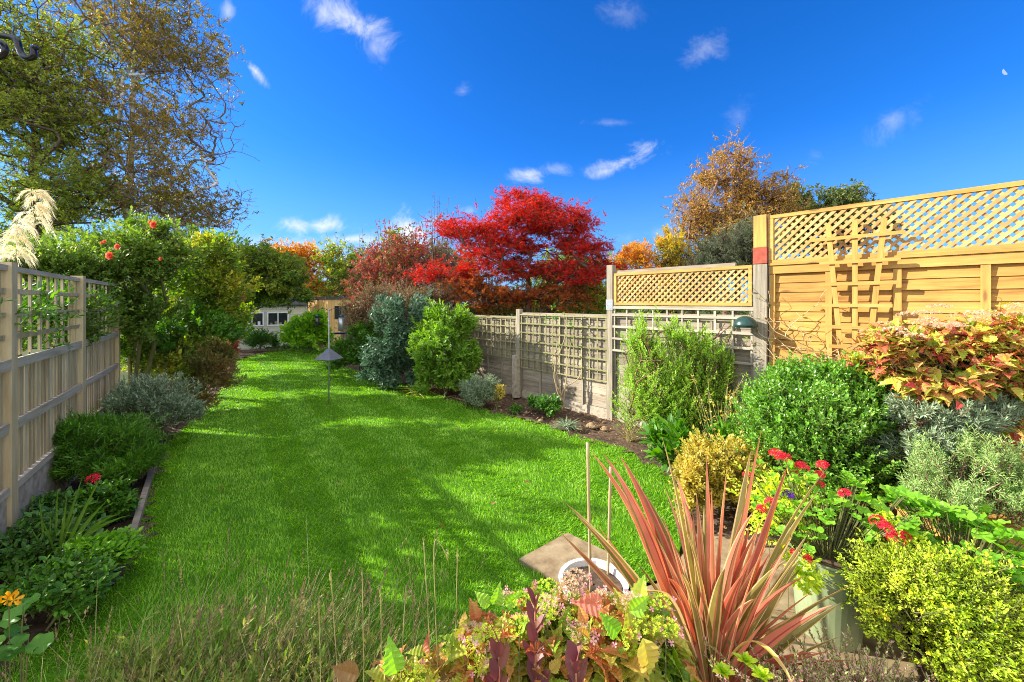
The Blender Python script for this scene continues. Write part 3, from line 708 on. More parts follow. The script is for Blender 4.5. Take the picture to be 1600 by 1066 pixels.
# fan trellis
ft = thing('fan_trellis', 'small golden fan trellis with three uprights fixed on the tall timber fence', 'trellis', (*onR(-.884, .1), 0), math.atan2(uR[1], uR[0]))
def fx(s): return .884-s
for (sa, za), (sb, zb) in (((.66, 2.75), (.775, 1.3)), ((.884, 2.77), (.884, 1.2)), ((1.11, 2.75), (.985, 1.3))):
    Geo().bar((fx(sa), 0, za), (fx(sb), 0, zb), .045, .016).build('upright', M['newwoodv'], ft)
for s0, s1, z, tilt in ((.50, 1.26, 2.59, 0), (.59, 1.23, 2.33, 0), (.585, 1.21, 2.10, 0), (.61, 1.17, 1.87, 0), (.635, 1.12, 1.64, 0), (.67, 1.08, 1.43, 0)):
    Geo().bar((fx(s0), .018, z), (fx(s1), .018, z+tilt), .036, .018).build('slat', M['newwood'], ft)
# dark green dome lamp on the big post
g = Geo(); c = np.array([-.0, 0, 0])
for i in range(6):
    a0, a1 = i*math.pi/12, (i+1)*math.pi/12
lathe(g, (0, 0, 0), [0, .012, .05, .1, .14, .165, .172], [.15, .165, .16, .14, .1, .05, .004], 30)
gd = onR(.12, .2); g2 = g; o = g2.build('dome_cover', M['dkgreen'], None, (0, 0, 0), True); o.location = (gd[0], gd[1], 1.6); o.scale = (.8, .8, .8)
tag(o, 'dark green rounded plastic dome beside the tall grey post, half hidden by leaves', 'dome cover')

# ================================================================ shed and timber garden building
su = unit([.788, .616]); S0 = np.array([-11.5, 15.45])
sh = thing('garden_shed', 'pale green boarded shed with small white windows at the end of the lawn', 'shed', (*S0, 0), math.atan2(su[1], su[0]))
wl, dp = 3.15, 2.1
g = Geo(); z = 0.05
while z < 1.72:   # shiplap boards, front and right side
    for (ax, ay), (bx, by), nn in (((0, 0), (wl, 0), (0, -1)), ((wl, 0), (wl, dp), (1, 0)), ((0, dp), (0, 0), (-1, 0))):
        o1 = .018; p = [[ax+nn[0]*o1, ay+nn[1]*o1, z], [bx+nn[0]*o1, by+nn[1]*o1, z], [bx+nn[0]*.004, by+nn[1]*.004, z+.112], [ax+nn[0]*.004, ay+nn[1]*.004, z+.112], [ax, ay, z], [bx, by, z]]
        g.add(p, [[0, 1, 2, 3], [0, 4, 5, 1]])
    z += .112
g.box((.002, .002, 0), (wl-.002, dp, 1.8)); g.build('wall', M['shedwall'], sh)
g = Geo(); V = [[-.04, -.12, 1.77], [wl+.03, -.12, 1.77], [wl+.03, dp/2, 2.5], [-.04, dp/2, 2.5], [-.04, dp+.12, 1.77], [wl+.03, dp+.12, 1.77]]
V = V+[[v[0], v[1], v[2]+.05] for v in V]
g.add(V, [[0, 1, 2, 3], [3, 2, 5, 4], [6, 9, 8, 7], [9, 10, 11, 8], [0, 6, 7, 1], [4, 5, 11, 10], [0, 3, 9, 6], [3, 4, 10, 9], [1, 7, 8, 2], [2, 8, 11, 5]]); g.build('roof', M['shedroof'], sh)
g = Geo(); g.add([[0, 0, 1.79], [0, dp, 1.79], [0, dp/2, 2.48], [wl, 0, 1.79], [wl, dp, 1.79], [wl, dp/2, 2.48]], [[0, 1, 2], [3, 5, 4]]); g.build('gable', M['shedwall'], sh)
for x0, x1 in ((.78, 1.52), (1.72, 2.42)):
    g = Geo(); z0, z1 = .98, 1.46
    for a, b in (((x0-.05, z0-.05), (x1+.05, z0)), ((x0-.05, z1), (x1+.05, z1+.05)), ((x0-.05, z0), (x0, z1)), ((x1, z0), (x1+.05, z1)), (((x0+x1)/2-.02, z0), ((x0+x1)/2+.02, z1))):
        g.box((a[0], -.045, a[1]), (b[0], -.02, b[1]))
    f = g.build('window', M['white'], sh)
    Geo().box((x0, -.03, z0), (x1, -.022, z1)).build('pane', M['glass'], f)
    g = Geo()
    for q in range(4):
        xa = x0+.06+q*.17; g.box((xa, -.034, z0+.005), (xa+.09, -.031, z0+.08+.07*(q % 2)))
    g.build('ornament', M['white'] if x0 < 1 else M['grey'], f)
for x in (0, wl): box1('corner_trim', M['shedwall'], sh, (x-.04, -.04, 0), (x+.04, -.021, 1.74), 0)
tb = thing('timber_building', 'flat roofed golden timber garden room beyond the shrubs, right of the shed', 'garden room', (-7.87, 17, 0), math.atan2(su[1], su[0]))
g = Geo(); n = 30
for i in range(n): xa = i*3.6/n; g.box((xa, -.02+.006*(i % 2), 0), (xa+3.6/n-.008, 0.0, 2.04), 0, .0005)
for i in range(32): ya = i*4/32; g.box((-.02+.006*(i % 2), ya, 0), (0, ya+4/32-.008, 2.04), 0, .0005)
g.build('cladding', M['cladding'], tb); Geo().box((.002, .002, 0), (3.6, 4, 2.03)).build('wall', M['grey'], tb)
Geo().box((-.06, -.08, 2.05), (3.7, 4.1, 2.16)).build('roof', M['shedroof'], tb)
g = Geo(); g.box((.25, -.05, 1.2), (.75, -.022, 1.75)); f = g.build('window', M['glass'], tb)
# house wall far behind for the neighbour side is hidden by trees

# ================================================================ bird station
bs = np.array([(514-CX)/F0*7.35, 7.35, 0])
bt = thing('bird_feeding_station', 'thin metal bird feeding pole standing in the lawn with a grey pyramid baffle', 'feeder pole', bs)
g = Geo(); g.segs([bs-[0, 0, .1]], [bs+[0, 0, 1.78]], .011, .011, 8); g.build('pole', M['steel'], bt, bs, True)
g = Geo(); r = .25; n = 4; tip = bs+[0, 0, 1.07]
V = [tip]+[bs+[r*math.cos(a), r*math.sin(a), .86] for a in (.5, 2.07, 3.64, 5.21)]+[tip-[0, 0, .02]]+[bs+[(r-.01)*math.cos(a), (r-.01)*math.sin(a), .848] for a in (.5, 2.07, 3.64, 5.21)]
g.add(V, [[0, 1, 2], [0, 2, 3], [0, 3, 4], [0, 4, 1], [5, 7, 6], [5, 8, 7], [5, 9, 8], [5, 6, 9]]); g.add(V, [[1, 6, 7, 2], [2, 7, 8, 3], [3, 8, 9, 4], [4, 9, 6, 1]])
g.build('baffle', M['slate'], bt, bs)
for sgn in (-1, 1):
    g = Geo(); a = np.linspace(0, math.pi, 9); g.tube([bs+[sgn*(.11-.11*math.cos(x)), 0, 1.72+.07*math.sin(x)] for x in a], .005, 5); g.build('arm', M['black'], bt, bs, True)
g = Geo(); g.segs([bs+[.02, 0, 1.33]], [bs+[.26, 0, 1.33]], .004, .004, 5); g.segs([bs+[.2, 0, 1.32]], [bs+[.2, 0, 1.345]], .1, .11, 14); g.build('tray', M['black'], bt, bs)
for sgn, lab, rr, ll in ((1, 'green topped tube bird feeder hanging right of the feeding pole', .045, .26), (-1, 'small peanut bird feeder hanging left of the feeding pole', .035, .18)):
    p = bs+[sgn*.22, 0, 1.70]; f = thing('bird_feeder', lab, 'bird feeder', p-[0, 0, ll+.06], 0, 'bird feeders on the pole')
    g = Geo(); g.segs([p-[0, 0, .06+ll]], [p-[0, 0, .06]], rr, rr, 12); g.build('seed_tube', M['glass'] if sgn < 0 else M['steel'], f, p-[0, 0, ll+.06], True)
    g = Geo(); g.segs([p-[0, 0, .065]], [p-[0, 0, .02]], rr*1.35, rr*.4, 12); g.segs([p-[0, 0, .02]], [p+[0, 0, .01]], .003, .003, 4); g.build('lid', M['dkgreen'], f, p-[0, 0, ll+.06], True)
# ================================================================ iron hanging hooks, top left
hp = W(-110, 90, .85); hb = np.array([hp[0], hp[1], 0])
hk = thing('iron_hook_stand', 'black iron hanging hook with curled ends at the top left edge', 'hook', hb)
g = Geo(); g.segs([hb], [W(-110, 40, .85)], .008, .008, 8); g.build('pole', M['black'], hk, hb, True)
def pxs(l, D): return np.array([W(a, b, D) for a, b in l])
def smooth(P, n=6):
    P = np.asarray(P); o = []
    Q = np.vstack([2*P[0]-P[1], P, 2*P[-1]-P[-2]])
    for i in range(1, len(Q)-2):
        for t_ in np.linspace(0, 1, n, endpoint=False):
            o.append(.5*((2*Q[i])+(-Q[i-1]+Q[i+1])*t_+(2*Q[i-1]-5*Q[i]+4*Q[i+1]-Q[i+2])*t_**2+(-Q[i-1]+3*Q[i]-3*Q[i+1]+Q[i+2])*t_**3))
    o.append(P[-1]); return np.array(o)
g = Geo(); g.tube(smooth(pxs([(-110, 52), (-40, 54), (2, 56), (25, 62), (30, 76), (36, 88), (46, 91), (53, 86), (52, 77), (57, 73)], .85)), .0058, 8); g.build('hook', M['black'], hk, hb, True)
g = Geo(); g.tube(smooth(pxs([(-60, 54), (-30, 60), (0, 66), (8, 76), (4, 86), (-6, 90), (-16, 84)], .87)), .0058, 8); g.build('hook', M['black'], hk, hb, True)

# ================================================================ slab, edging board, canes, pots
g = Geo(); pts = [(.05, 2.9), (.45, 3.23), (.83, 2.88), (.43, 2.55)]; n = 4
V = [[a, b, .028] for a, b in pts]+[[a, b, -.02] for a, b in pts]
g.add(V, [[0, 1, 2, 3]]); g.add(V, [[i, i+4, (i+1) % 4+4, (i+1) % 4] for i in range(4)])
tag(g.build('paving_slab', M['pave']), 'square sandy stone slab set into the grass beside the white pot', 'paving slab')
for nm, a, b, lab in (('edging_board', (205, 852), (246, 712), 'long worn timber edging board between the left bed and the lawn'),):
    p, q = GP(*a), GP(*b); g = Geo(); g.bar(p+[0, 0, .035], q+[0, 0, .035], .07, .045, (.81, .585, 0)); tag(g.build(nm, M['grey'], None, p), lab, 'edging board')
def pot(name, label, cat, c, r0, r1, h, mat, rim=.02, fill=None, group=None):
    c = np.asarray(c, float); o = thing(name, label, cat, c, 0, group)
    g = Geo(); z = [0, 0, .5*h, h-.17*h, h-.165*h, h-.13*h, h-.125*h, h-.02*h, h, h, h-.06, h-.06]
    f = [0.01, r0, r0+(r1-r0)*.5, r0+(r1-r0)*.83, r1*1.0, r1*1.01, r1*.97, r1*1.0, r1*1.06, r1*.93, r1*.9, .01]
    lathe(g, c, z, f); g.build('body', mat, o, c)
    g = Geo(); lathe(g, c, [h-.05, h-.035, h-.03], [r1*.9, r1*.88, .01], 24); g.build('compost', M['soil'], o, c)
    return o
pg = W(1293, 985, 2.3)*[1, 1, 0]; pot('plant_pot', 'large pale green glazed pot holding the red geraniums', 'plant pot', pg, .15, .19, .46, M['potgreen'])
pw = np.array([.50, 2.45, .0]); pot('plant_pot', 'round white pot with canes standing beside the stone slab', 'plant pot', pw, .16, .2, .19, M['white'])
for (a, b), (c_, d_), Dd, lab in (((923, 905), (918, 692), 2.4, 'taller bamboo cane standing upright in the white pot'), ((950, 890), (954, 730), 2.55, 'shorter bamboo cane standing in the white pot nearer the phormium')):
    p, q = W(a, b, Dd), W(c_, d_, Dd); p[2] = .13; g = Geo(); P_ = np.linspace(0, 1, 13)[:, None]*(q-p)+p
    g.tube(P_, [.0085 if i % 3 else .0100 for i in range(13)], 8); tag(g.build('bamboo_cane', M['cane'], None, p, True), lab, 'cane', 'bamboo canes')
dpot = np.array([.52, 1.72, 0]); o = thing('stone_planter', 'grey stone planter with raised diamond pattern behind the bronze leaves', 'planter', dpot)
g = Geo(); g.box(dpot+[-.14, -.14, 0], dpot+[.14, .14, .34]); g.build('body', M['greypot'], o, dpot)
g = Geo()
for yy2 in (-.143,):
    for i in range(-3, 4):
        for s_ in (-1, 1):
            x0_ = i*.08; pts2 = [np.array([x0_-s_*.17+0, yy2, 0]), np.array([x0_+s_*.17, yy2, .34])]
            lo = [q for q in (0, 1)]
            A_, B_ = pts2; tt = [t_ for t_ in np.linspace(0, 1, 41) if abs((A_+(B_-A_)*t_)[0]) <= .138]
            if len(tt) > 2: g.bar(dpot+A_+(B_-A_)*tt[0], dpot+A_+(B_-A_)*tt[-1], .008, .008)
g.build('diamond_relief', M['greypot'], o, dpot)
# timber trough behind the pelargonium
tr = W(1575, 830, 2.55)*[1, 1, 0]; o = thing('timber_planter', 'low timber planter box at the right edge under the rosemary', 'planter', tr)
g = Geo(); g.box(tr+[-.42, -.16, 0], tr+[.5, .3, .42], 0, .003); g.build('box', M['newwood'], o, tr)
g = Geo(); g.box(tr+[-.45, -.19, .425], tr+[.53, .33, .45], 0, .002); g.build('rim', M['newwood'], o, tr)

# ================================================================ big trees
def birch_skip(T):
    tx = -19.5; near = (np.abs(T[:, 0]-tx-T[:, 2]*.03) < 1.1) & (T[:, 1] < 20.3) & (T[:, 2] > 4)
    # the right-hand twigs are bare
    u = T[:, 0]/T[:, 1]*F0+CX
    v = HY-(T[:, 2]-H)/T[:, 1]*F0
    p = np.clip((u-285)/90, 0, 1)*np.clip(1-np.abs(v-235)/110, 0, 1)*1.6+.12
    return (R.random(len(T)) < p) | (near & (R.random(len(T)) < .75))
D = 20
tree('birch_tree', 'tall white trunked birch with thinning brown olive leaves behind the left fence', 'tree', (W(195, 0, D)*[1, 1, 0]), 15.5, .2,
     [B(250, 70, D, 110, 85), B(160, 160, D, 120, 90), B(275, 215, D, 105, 75), B(215, 300, D, 140, 60), B(290, 330, D, 85, 55), B(200, 20, D, 130, 70)], 260, 7600, .35, 9, DIA, .125,
     M['l_birchL'], M['birch'], ntwig=2400, inner=.1, cr=.3, leafskip=birch_skip, step=.6, lean=(.4, 0), twr=.008, group='trees behind the left fence', zmin=-.9, bow=-.06)
D = 17
tree('leafy_tree', 'green leafed tree filling the top left corner beside the birch', 'tree', (W(40, 0, D)*[1, 1, 0]), 12.5, .2,
     [B(40, 60, D, 110, 80), B(85, 190, D, 80, 75), B(20, 170, D, 90, 90), B(110, 290, D, 100, 50), B(60, 330, D, 90, 50), B(-60, 120, D, 110, 120)], 230, 6000, .35, 9, DIA, .125,
     M['l_backgreen'], M['bark'], ntwig=1400, inner=.1, cr=.3, step=.6, twr=.008, group='trees behind the left fence', zmin=-.9)
D = 28
tree('birch_tree', 'rounded orange brown autumn birch rising behind the right fence', 'tree', (W(1135, 0, D)*[1, 1, 0]), 11.5, .2,
     [B(1140, 275, D, 55, 40), B(1185, 310, D, 55, 50), B(1100, 330, D, 50, 45), B(1135, 370, D, 75, 50), B(1215, 335, D, 30, 40)], 70, 3300, .5, 9, DIA, .16,
     M['l_birchR'], M['twig'], ntwig=900, inner=.15, cr=.27, up=-.5, step=.6, twr=.01, group='trees behind the right fence', zmin=-.9)
D = 30
tree('broadleaf_tree', 'dark olive green rounded tree just above the tall new fence', 'tree', (W(1290, 0, D)*[1, 1, 0]), 9.5, .25,
     [B(1275, 320, D, 45, 42), B(1325, 330, D, 45, 35), B(1290, 360, D, 80, 45), B(1240, 345, D, 25, 30)], 45, 2200, .4, 9, DIA, .24, M['l_dark'], M['bark'], ntwig=300, step=.7, twr=.01, group='trees behind the right fence')
D = 15
tree('olive_tree', 'grey green narrow leafed olive like tree left of the tall grey post', 'tree', (W(1150, 0, D)*[1, 1, 0]), 4., .1,
     [B(1150, 385, D, 55, 42, .9), B(1120, 410, D, 40, 30, .8), B(1180, 400, D, 30, 50, .7)], 40, 1900, .3, 12, DIAN, .11, M['l_olive'], M['bark'], ntwig=200, up=.9, twr=.005, group='trees behind the right fence')
D = 24
for (px, py, rx, ry, mm, lab) in ((985, 402, 35, 22, 'l_orange', 'low orange tinted garden tree far behind, left of the small yellow tree'), (1042, 392, 26, 36, 'l_yellow', 'small golden yellow tree behind the lattice screen'), (1085, 410, 34, 26, 'l_brown', 'brownish twiggy shrub at the foot of the orange birch')):
    tree('garden_tree', lab, 'tree', (W(px, 0, D)*[1, 1, 0]), 1.9+(HY-py)/F0*D-1, .1, [B(px, py, D, rx, ry), B(px+6, py+45, D, rx*1.1, ry*1.5)], 22, 1000, .35, 8, DIA, .15, M[mm], M['twig'], ntwig=150, step=.5, twr=.008, group='distant autumn trees')
D = 24
for (px, py, rx, ry, mm, lab) in ((470, 412, 40, 28, 'l_orange', 'bright orange and yellow autumn tree above the garden room'), (545, 415, 40, 32, 'l_yelgrn', 'yellow green autumn tree behind the pink leaved shrub'), (425, 405, 34, 22, 'l_orange', 'orange brown autumn tree behind the round green tree'), (620, 410, 45, 38, 'l_yelgrn', 'yellowing tree glimpsed left of the red maple'), (700, 415, 50, 38, 'l_brown', 'brown thinning tree behind the left side of the maple'),
                              (890, 425, 60, 30, 'l_yelgrn', 'yellow green tree glimpsed right of the maple crown'), (350, 400, 50, 40, 'l_mid', 'green tree far behind the left bushes'), (260, 400, 60, 50, 'l_dark', 'dark green tree far behind the roses'), (150, 405, 80, 50, 'l_dark', 'dark green tree far behind the slatted fence'), (30, 400, 80, 60, 'l_mid', 'green tree far behind the pampas plumes')):
    tree('garden_tree', lab, 'tree', (W(px, 0, D)*[1, 1, 0]), 1.9+(HY-py)/F0*D-.8, .12, [B(px, py, D, rx, ry), B(px-5, py+40, D, rx*1.25, ry*1.3)], 26, 1300, .35, 8, DIA, .17, M[mm], M['twig'], ntwig=160, step=.5, twr=.008, group='distant autumn trees')
# far hedge line closing the view (one mass beyond the gardens)
g = Geo(); gt = Geo()
T, Dd = crown([((x, 38+3*math.sin(x*.4), 1.5), (4.5, 2.5, 2.4+.6*math.sin(x*1.3))) for x in range(-60, 62, 6)], 9000, 200, .3)
sprigs(g, T, Dd, .4, 6, DIA, .3, .9, 0); o = g.build('far_hedgerow', M['l_dark']); tag(o, 'dark distant hedgerow and woodland beyond the gardens', 'hedgerow', kind='stuff')

# red Japanese style maple
D = 9.7
tree('maple_tree', 'spreading scarlet maple with layered crown rising behind the grey fence', 'tree', (W(826, 0, D)*[1, 1, 0]), 2.6, .075,
     [B(815, 345, D, 62, 36, 1.0), B(870, 350, D, 60, 34, 1.0), B(905, 395, D, 52, 30, 1.0), B(735, 372, D, 66, 28, 1.0), B(700, 430, D, 60, 15, .8), B(860, 430, D, 80, 22, 1.0), B(815, 308, D, 34, 14, .6), B(850, 325, D, 40, 16, .7), B(930, 425, D, 36, 28, .7), B(770, 410, D, 60, 20, .9), B(805, 385, D, 50, 26, .8)], 150, 6200, .2, 9, PALM, .082,
     M['l_maple'], M['bark'], ntwig=420, inner=.35, cr=.22, up=.0, step=.22, bow=.1, twr=.003, nup=1.4, spread=1.3, flat=.4)
D = 9.6
tree('maple_tree', 'rust orange lower maple growth hanging over the fence top', 'tree', (W(845, 0, D)*[1, 1, 0]), 1.8, .045,
     [B(780, 462, D, 60, 18, .8), B(870, 462, D, 55, 20, .8), B(740, 450, D, 34, 18, .6)], 46, 1300, .2, 9, PALM, .085, M['l_maplelow'], M['bark'], ntwig=130, step=.2, up=0, twr=.003, nup=1.2, spread=1.3)
# upright saplings behind the maple
for px, top, D, mm, lab in ((682, 292, 11.5, 'l_brown', 'slender upright sapling with sparse leaves left of the maple top'), (628, 345, 11.5, 'l_yelgrn', 'slender yellow leaved sapling left of the maple'), (610, 330, 11, 'l_pink', 'slim upright shoot with pink red leaves'), (768, 305, 12, 'l_grey', 'sparse grey twigged sapling showing above the maple'), (565, 352, 11.3, 'l_grey', 'sparse bluish sapling left of the pink shoot')):
    b = W(px, 0, D)*[1, 1, 0]; h = 1.9+(HY-top)/F0*D; g = Geo(); gl = Geo()
    r_ = thing('sapling', lab, 'sapling', b, 0, 'upright saplings'); pts = []
    n = 15
    for q in range(n):
        a = b+[R.normal(0, .05), R.normal(0, .05), .8+R.uniform(0, .6)]; e = b+[R.normal(0, .27), R.normal(0, .25), h*R.uniform(.72, 1.)]
        P_ = np.linspace(0, 1, 7)[:, None]*(e-a)+a+R.normal(0, .015, (7, 3)); g.tube(P_, np.linspace(.011, .003, 7), 4); g.segs([b], [a], .012, .011, 4)
        tt = R.uniform(.35, 1, 24); Pl = a+(e-a)*tt[:, None]; gl.stamp(OV, Pl, R.normal(0, 1, (24, 3))+[0, 0, .6], R.normal(0, 1, (24, 3)), R.uniform(.05, .085, 24))
    g.build('stems', M['twig'], r_, b); gl.build('leaves', M[mm], r_, b)

# ================================================================ middle distance
D = 13.2
tree('fruit_tree', 'round crowned green tree spreading in front of the pale shed', 'tree', (W(352, 0, D)*[1, 1, 0]), 2.9, .08,
     [B(405, 422, D, 55, 40, 1.1), B(440, 430, D, 38, 38, .9), B(385, 450, D, 30, 26, .8), B(350, 430, D, 40, 46, 1), B(415, 468, D, 55, 15, .8), B(458, 462, D, 26, 17, .6)], 80, 3300, .2, 9, OV, .09, M['l_shed'], M['bark'], ntwig=260, step=.3, twr=.003, cr=.26)
D = 11.3
tree('spindle_tree', 'airy shrub with pink red leaves leaning over the dark evergreen', 'tree', (W(600, 0, D)*[1, 1, 0]), 2.8, .05,
     [B(585, 425, D, 45, 45, .8), B(630, 430, D, 50, 45, .8), B(570, 480, D, 34, 34, .6), B(640, 385, D, 40, 22, .6), B(610, 465, D, 60, 30, .8)], 55, 1500, .2, 8, OV, .062, M['l_pink'], M['twig'], ntwig=380, step=.25, twr=.004, inner=.2)
def sb(px, D): return W(px, 0, D)*[1, 1, 0]
shrub('rhododendron', 'bright lime green large leaved bush at the right corner of the shed', 'bush', sb(482, 15), [B(478, 522, 15, 27, 26), B(495, 505, 15, 18, 14)], 420, .2, 9, OV, .15, M['l_lime'], M['stem'], inner=.5)
shrub('dark_shrub', 'small dark blue green shrub against the shed wall under the windows', 'bush', sb(408, 15.2), [B(405, 532, 15.2, 20, 17, .35)], 300, .18, 12, DIAN, .09, M['l_deep'], M['stem'], inner=.3)
shrub('small_plant', 'low dark plant beside the small shrub at the foot of the shed', 'plant', sb(432, 15.4), [B(431, 538, 15.4, 6, 8, .15)], 60, .1, 9, OV, .05, M['l_deep'], M['stem'])
shrub('shade_plants', 'low dark foliage edging the bed in front of the shed', 'plant', sb(455, 15.4), [B(455, 543, 15.6, 40, 4, .25)], 200, .1, 8, OV, .05, M['l_deep'], M['stem'])
shrub('twiggy_shrub', 'brown twiggy shrub tangled above the glaucous evergreen', 'bush', sb(650, 9.6), [B(640, 475, 9.6, 58, 35, .6), B(560, 500, 10.6, 30, 40, .5), B(685, 460, 9.8, 36, 24, .5), B(590, 470, 10, 40, 30, .5)], 1500, .22, 8, DIA, .045, M['l_brown'], M['twig'], inner=.15, twr=.004, nstem=18)
shrub('conifer_shrub', 'dark green low shrub at the lawn edge behind the bird pole', 'bush', sb(562, 10.2), [B(560, 552, 10.2, 36, 34, .55), B(575, 528, 10.2, 28, 26, .4), B(545, 565, 10, 24, 22, .4)], 1500, .14, 9, OV, .05, M['l_green'], M['stem'], inner=.5)
shrub('evergreen_shrub', 'tall blue green glossy evergreen bush with long leaves', 'bush', sb(618, 8.7), [B(618, 535, 8.7, 42, 62, .5), B(640, 505, 8.7, 34, 44, .5), B(600, 575, 8.7, 32, 28, .4), B(640, 575, 8.7, 30, 32, .4)], 1300, .16, 9, OVN, .088, M['l_glauc'], M['bark'], inner=.55, nstem=12, zmin=-.7, wscale=1.1)
shrub('bright_shrub', 'bright mid green rounded evergreen at the end of the trellised fence', 'bush', sb(697, 8.), [B(694, 545, 8., 44, 60, .5), B(702, 512, 8., 36, 32, .45), B(716, 580, 7.9, 32, 28, .4), B(676, 582, 8, 26, 26, .35)], 1900, .15, 9, OVN, .075, M['l_bright'], M['stem'], inner=.55, zmin=-.7, wscale=1.15)
shrub('hedge_bush', 'yellow green bush showing behind the fence under the maple', 'bush', sb(905, 10.5), [B(905, 475, 10.5, 50, 32, .6), B(800, 490, 10.8, 60, 25, .5), B(935, 455, 10.5, 22, 18, .5)], 800, .2, 8, OV, .07, M['l_yelgrn'], M['stem'])
# small things in the right bed
def ribbon_plant(name, label, cat, base, n, Lr, w, mat, droop=(.1, .6), spread=.5, prof=None, group=None, segs=6, cols=(-1, 0, 1), fold=.25, part='leaves', tilt=(0, 0)):
    base = np.asarray(base, float); o = thing(name, label, cat, base, 0, group)
    d = R.normal(0, spread, (n, 3))*[1, 1, 0]+[tilt[0], tilt[1], 1]
    g = Geo(); g.ribbons(base+R.normal(0, .02+w, (n, 3))*[1, 1, 0], d, R.uniform(*Lr, n), w*R.uniform(.7, 1.2, n), R.uniform(*droop, n), segs, cols, (0,), prof, fold)
    g.build(part, mat, o, base); return o
ribbon_plant('strap_leaf_plant', 'clump of arching yellowish strap leaves below the bright evergreen', 'plant', GP(655, 617), 34, (.25, .5), .022, M['l_goldbrown'], (.2, .8), .6)
shrub('lavender_shrub', 'soft grey green shrub at the foot of the far trellis panel', 'bush', GP(752, 642), [B(752, 612, 7.1, 27, 22, .3)], 420, .12, 10, DIAN, .05, M['l_grey'], M['stem'])
shrub('silver_plant', 'small silvery plant left of the grey green shrub', 'plant', GP(730, 638), [B(729, 618, 7.3, 8, 14, .12)], 70, .1, 10, OV, .035, M['l_silver'], M['stem'])
shrub('yellow_shoots', 'thin yellow green shoots beside the concrete spur', 'plant', GP(778, 645), [B(780, 618, 7.0, 8, 18, .12)], 60, .12, 8, OV, .035, M['l_goldbrown'], M['stem'])
shrub('small_bush', 'small glossy dark green bush under the trellis left of the bare rose', 'bush', GP(857, 652), [B(857, 634, 6.6, 17, 14, .2)], 150, .1, 9, OV, .05, M['l_deep'], M['stem'])
shrub('small_bush', 'tiny dark green seedling bush right of the concrete spur', 'bush', GP(834, 640), [B(834, 628, 6.9, 8, 10, .12)], 50, .1, 9, OV, .045, M['l_deep'], M['stem'])
shrub('low_plant', 'low fresh green plant at the foot of the concrete spur', 'plant', GP(808, 650), [B(806, 640, 6.8, 9, 8, .12)], 60, .08, 8, OV, .035, M['l_green'], M['stem'])
ribbon_plant('grassy_tuft', 'grey green grassy tuft at the lawn edge below the bare rose', 'plant', GP(886, 669), 260, (.14, .3), .012, M['l_grey'], (.2, .9), .7)
for i, (px, py, s_) in enumerate(((800, 642, .05), (822, 646, .04), (845, 658, .045), (926, 668, .1), (945, 672, .07), (780, 636, .035), (905, 672, .05))):
    p = GP(px, py); v = randdir(60); tri = None
    g = Geo(); 
    for k in range(5):
        pass
    me_pts = smooth(np.array([[0, 0, -.4], [0, 0, -.1], [0, 0, .25], [0, 0, .5]]), 3)
    g.tube(me_pts*s_+p+[0, 0, s_*.3], [s_*q for q in np.interp(np.linspace(0, 1, len(me_pts)), [0, .3, .6, 1], [.7, 1., .85, .1])], 9)
    for V in g.V: V += R.normal(0, s_*.07, V.shape)
    lab = ['small rounded stone by the concrete spur', 'small tan stone right of the concrete spur', 'small tan stone below the glossy bush', 'large flat rust coloured stone by the grassy tuft at the fence post', 'middle sized rough stone at the foot of the lattice post', 'smallest stone near the yellow shoots', 'small stone touching the grassy tuft'][i]
    tag(g.build('stone', M['pave'], None, p, True), lab, 'stone', 'stones in the right border')
# bare climbing rose on the trellised fence
p = GP(877, 650); o = thing('climbing_rose', 'nearly bare thin stemmed rose trained against the trellised fence', 'rose', p)
g = Geo(); gl = Geo()
for l in ([(878, 645), (874, 600), (866, 570), (870, 535), (862, 495)], [(878, 645), (884, 600), (888, 560), (893, 530)], [(876, 640), (880, 610), (905, 590), (912, 560)], [(877, 620), (866, 590), (872, 560), (884, 520), (880, 490)], [(880, 630), (870, 610), (868, 585)]):
    g.tube(smooth([W(a, b, 6.85-.0*i) for i, (a, b) in enumerate(l)], 4), np.linspace(.014, .004, 4*(len(l)-1)+1), 5)
for c in [W(a, b, 6.85) for a, b in ((862, 500), (870, 540), (893, 530), (888, 505), (880, 490), (852, 500), (866, 480), (905, 545))]:
    gl.stamp(OV, c+R.normal(0, .05, (7, 3)), R.normal(0, 1, (7, 3)), R.normal(0, .5, (7, 3))+[0, 0, 1], R.uniform(.05, .08, 7))
g.build('stems', M['cane'], o, p, True); gl.build('leaves', M['l_green'], o, p)

# feathery bright shrub
D = 5.15
shrub('feathery_shrub', 'bright green feathery shrub sprawling over the fence under the lattice screen', 'bush', sb(1040, D), [B(1015, 570, D, 48, 62, .36), B(1068, 595, D, 68, 52, .4), B(1120, 600, D, 34, 40, .2), B(1100, 545, D, 30, 24, .2), B(1000, 620, D, 36, 48, .32), B(1075, 635, D, 58, 42, .4), B(1010, 530, D, 24, 42, .2), B(1082, 530, D, 22, 38, .2), B(1130, 570, D, 36, 18, .2), B(1050, 515, D, 12, 26, .15), B(1145, 505, D, 26, 10, .12)],
      1500, .3, 34, DIAN, .03, M['l_feather'], M['twig'], nclump=90, cr=.42, inner=.3, spread=1.0, wscale=1.5, nstem=20, up=1.1, zmin=-.8)
shrub('shade_bush', 'darker green lower growth behind the feathery shrub', 'bush', sb(1105, 5.3), [B(1110, 610, 5.3, 40, 55, .25), B(1060, 660, 5.0, 50, 25, .3)], 420, .16, 12, DIAN, .05, M['l_green'], M['twig'], nclump=30, wscale=1.4)
ribbon_plant('dead_stems', 'tangle of thin brown dead stems at the foot of the feathery shrub', 'dead plant', GP(985, 690), 70, (.2, .55), .006, M['straw'], (0, .5), .6, cols=(-1, 1))
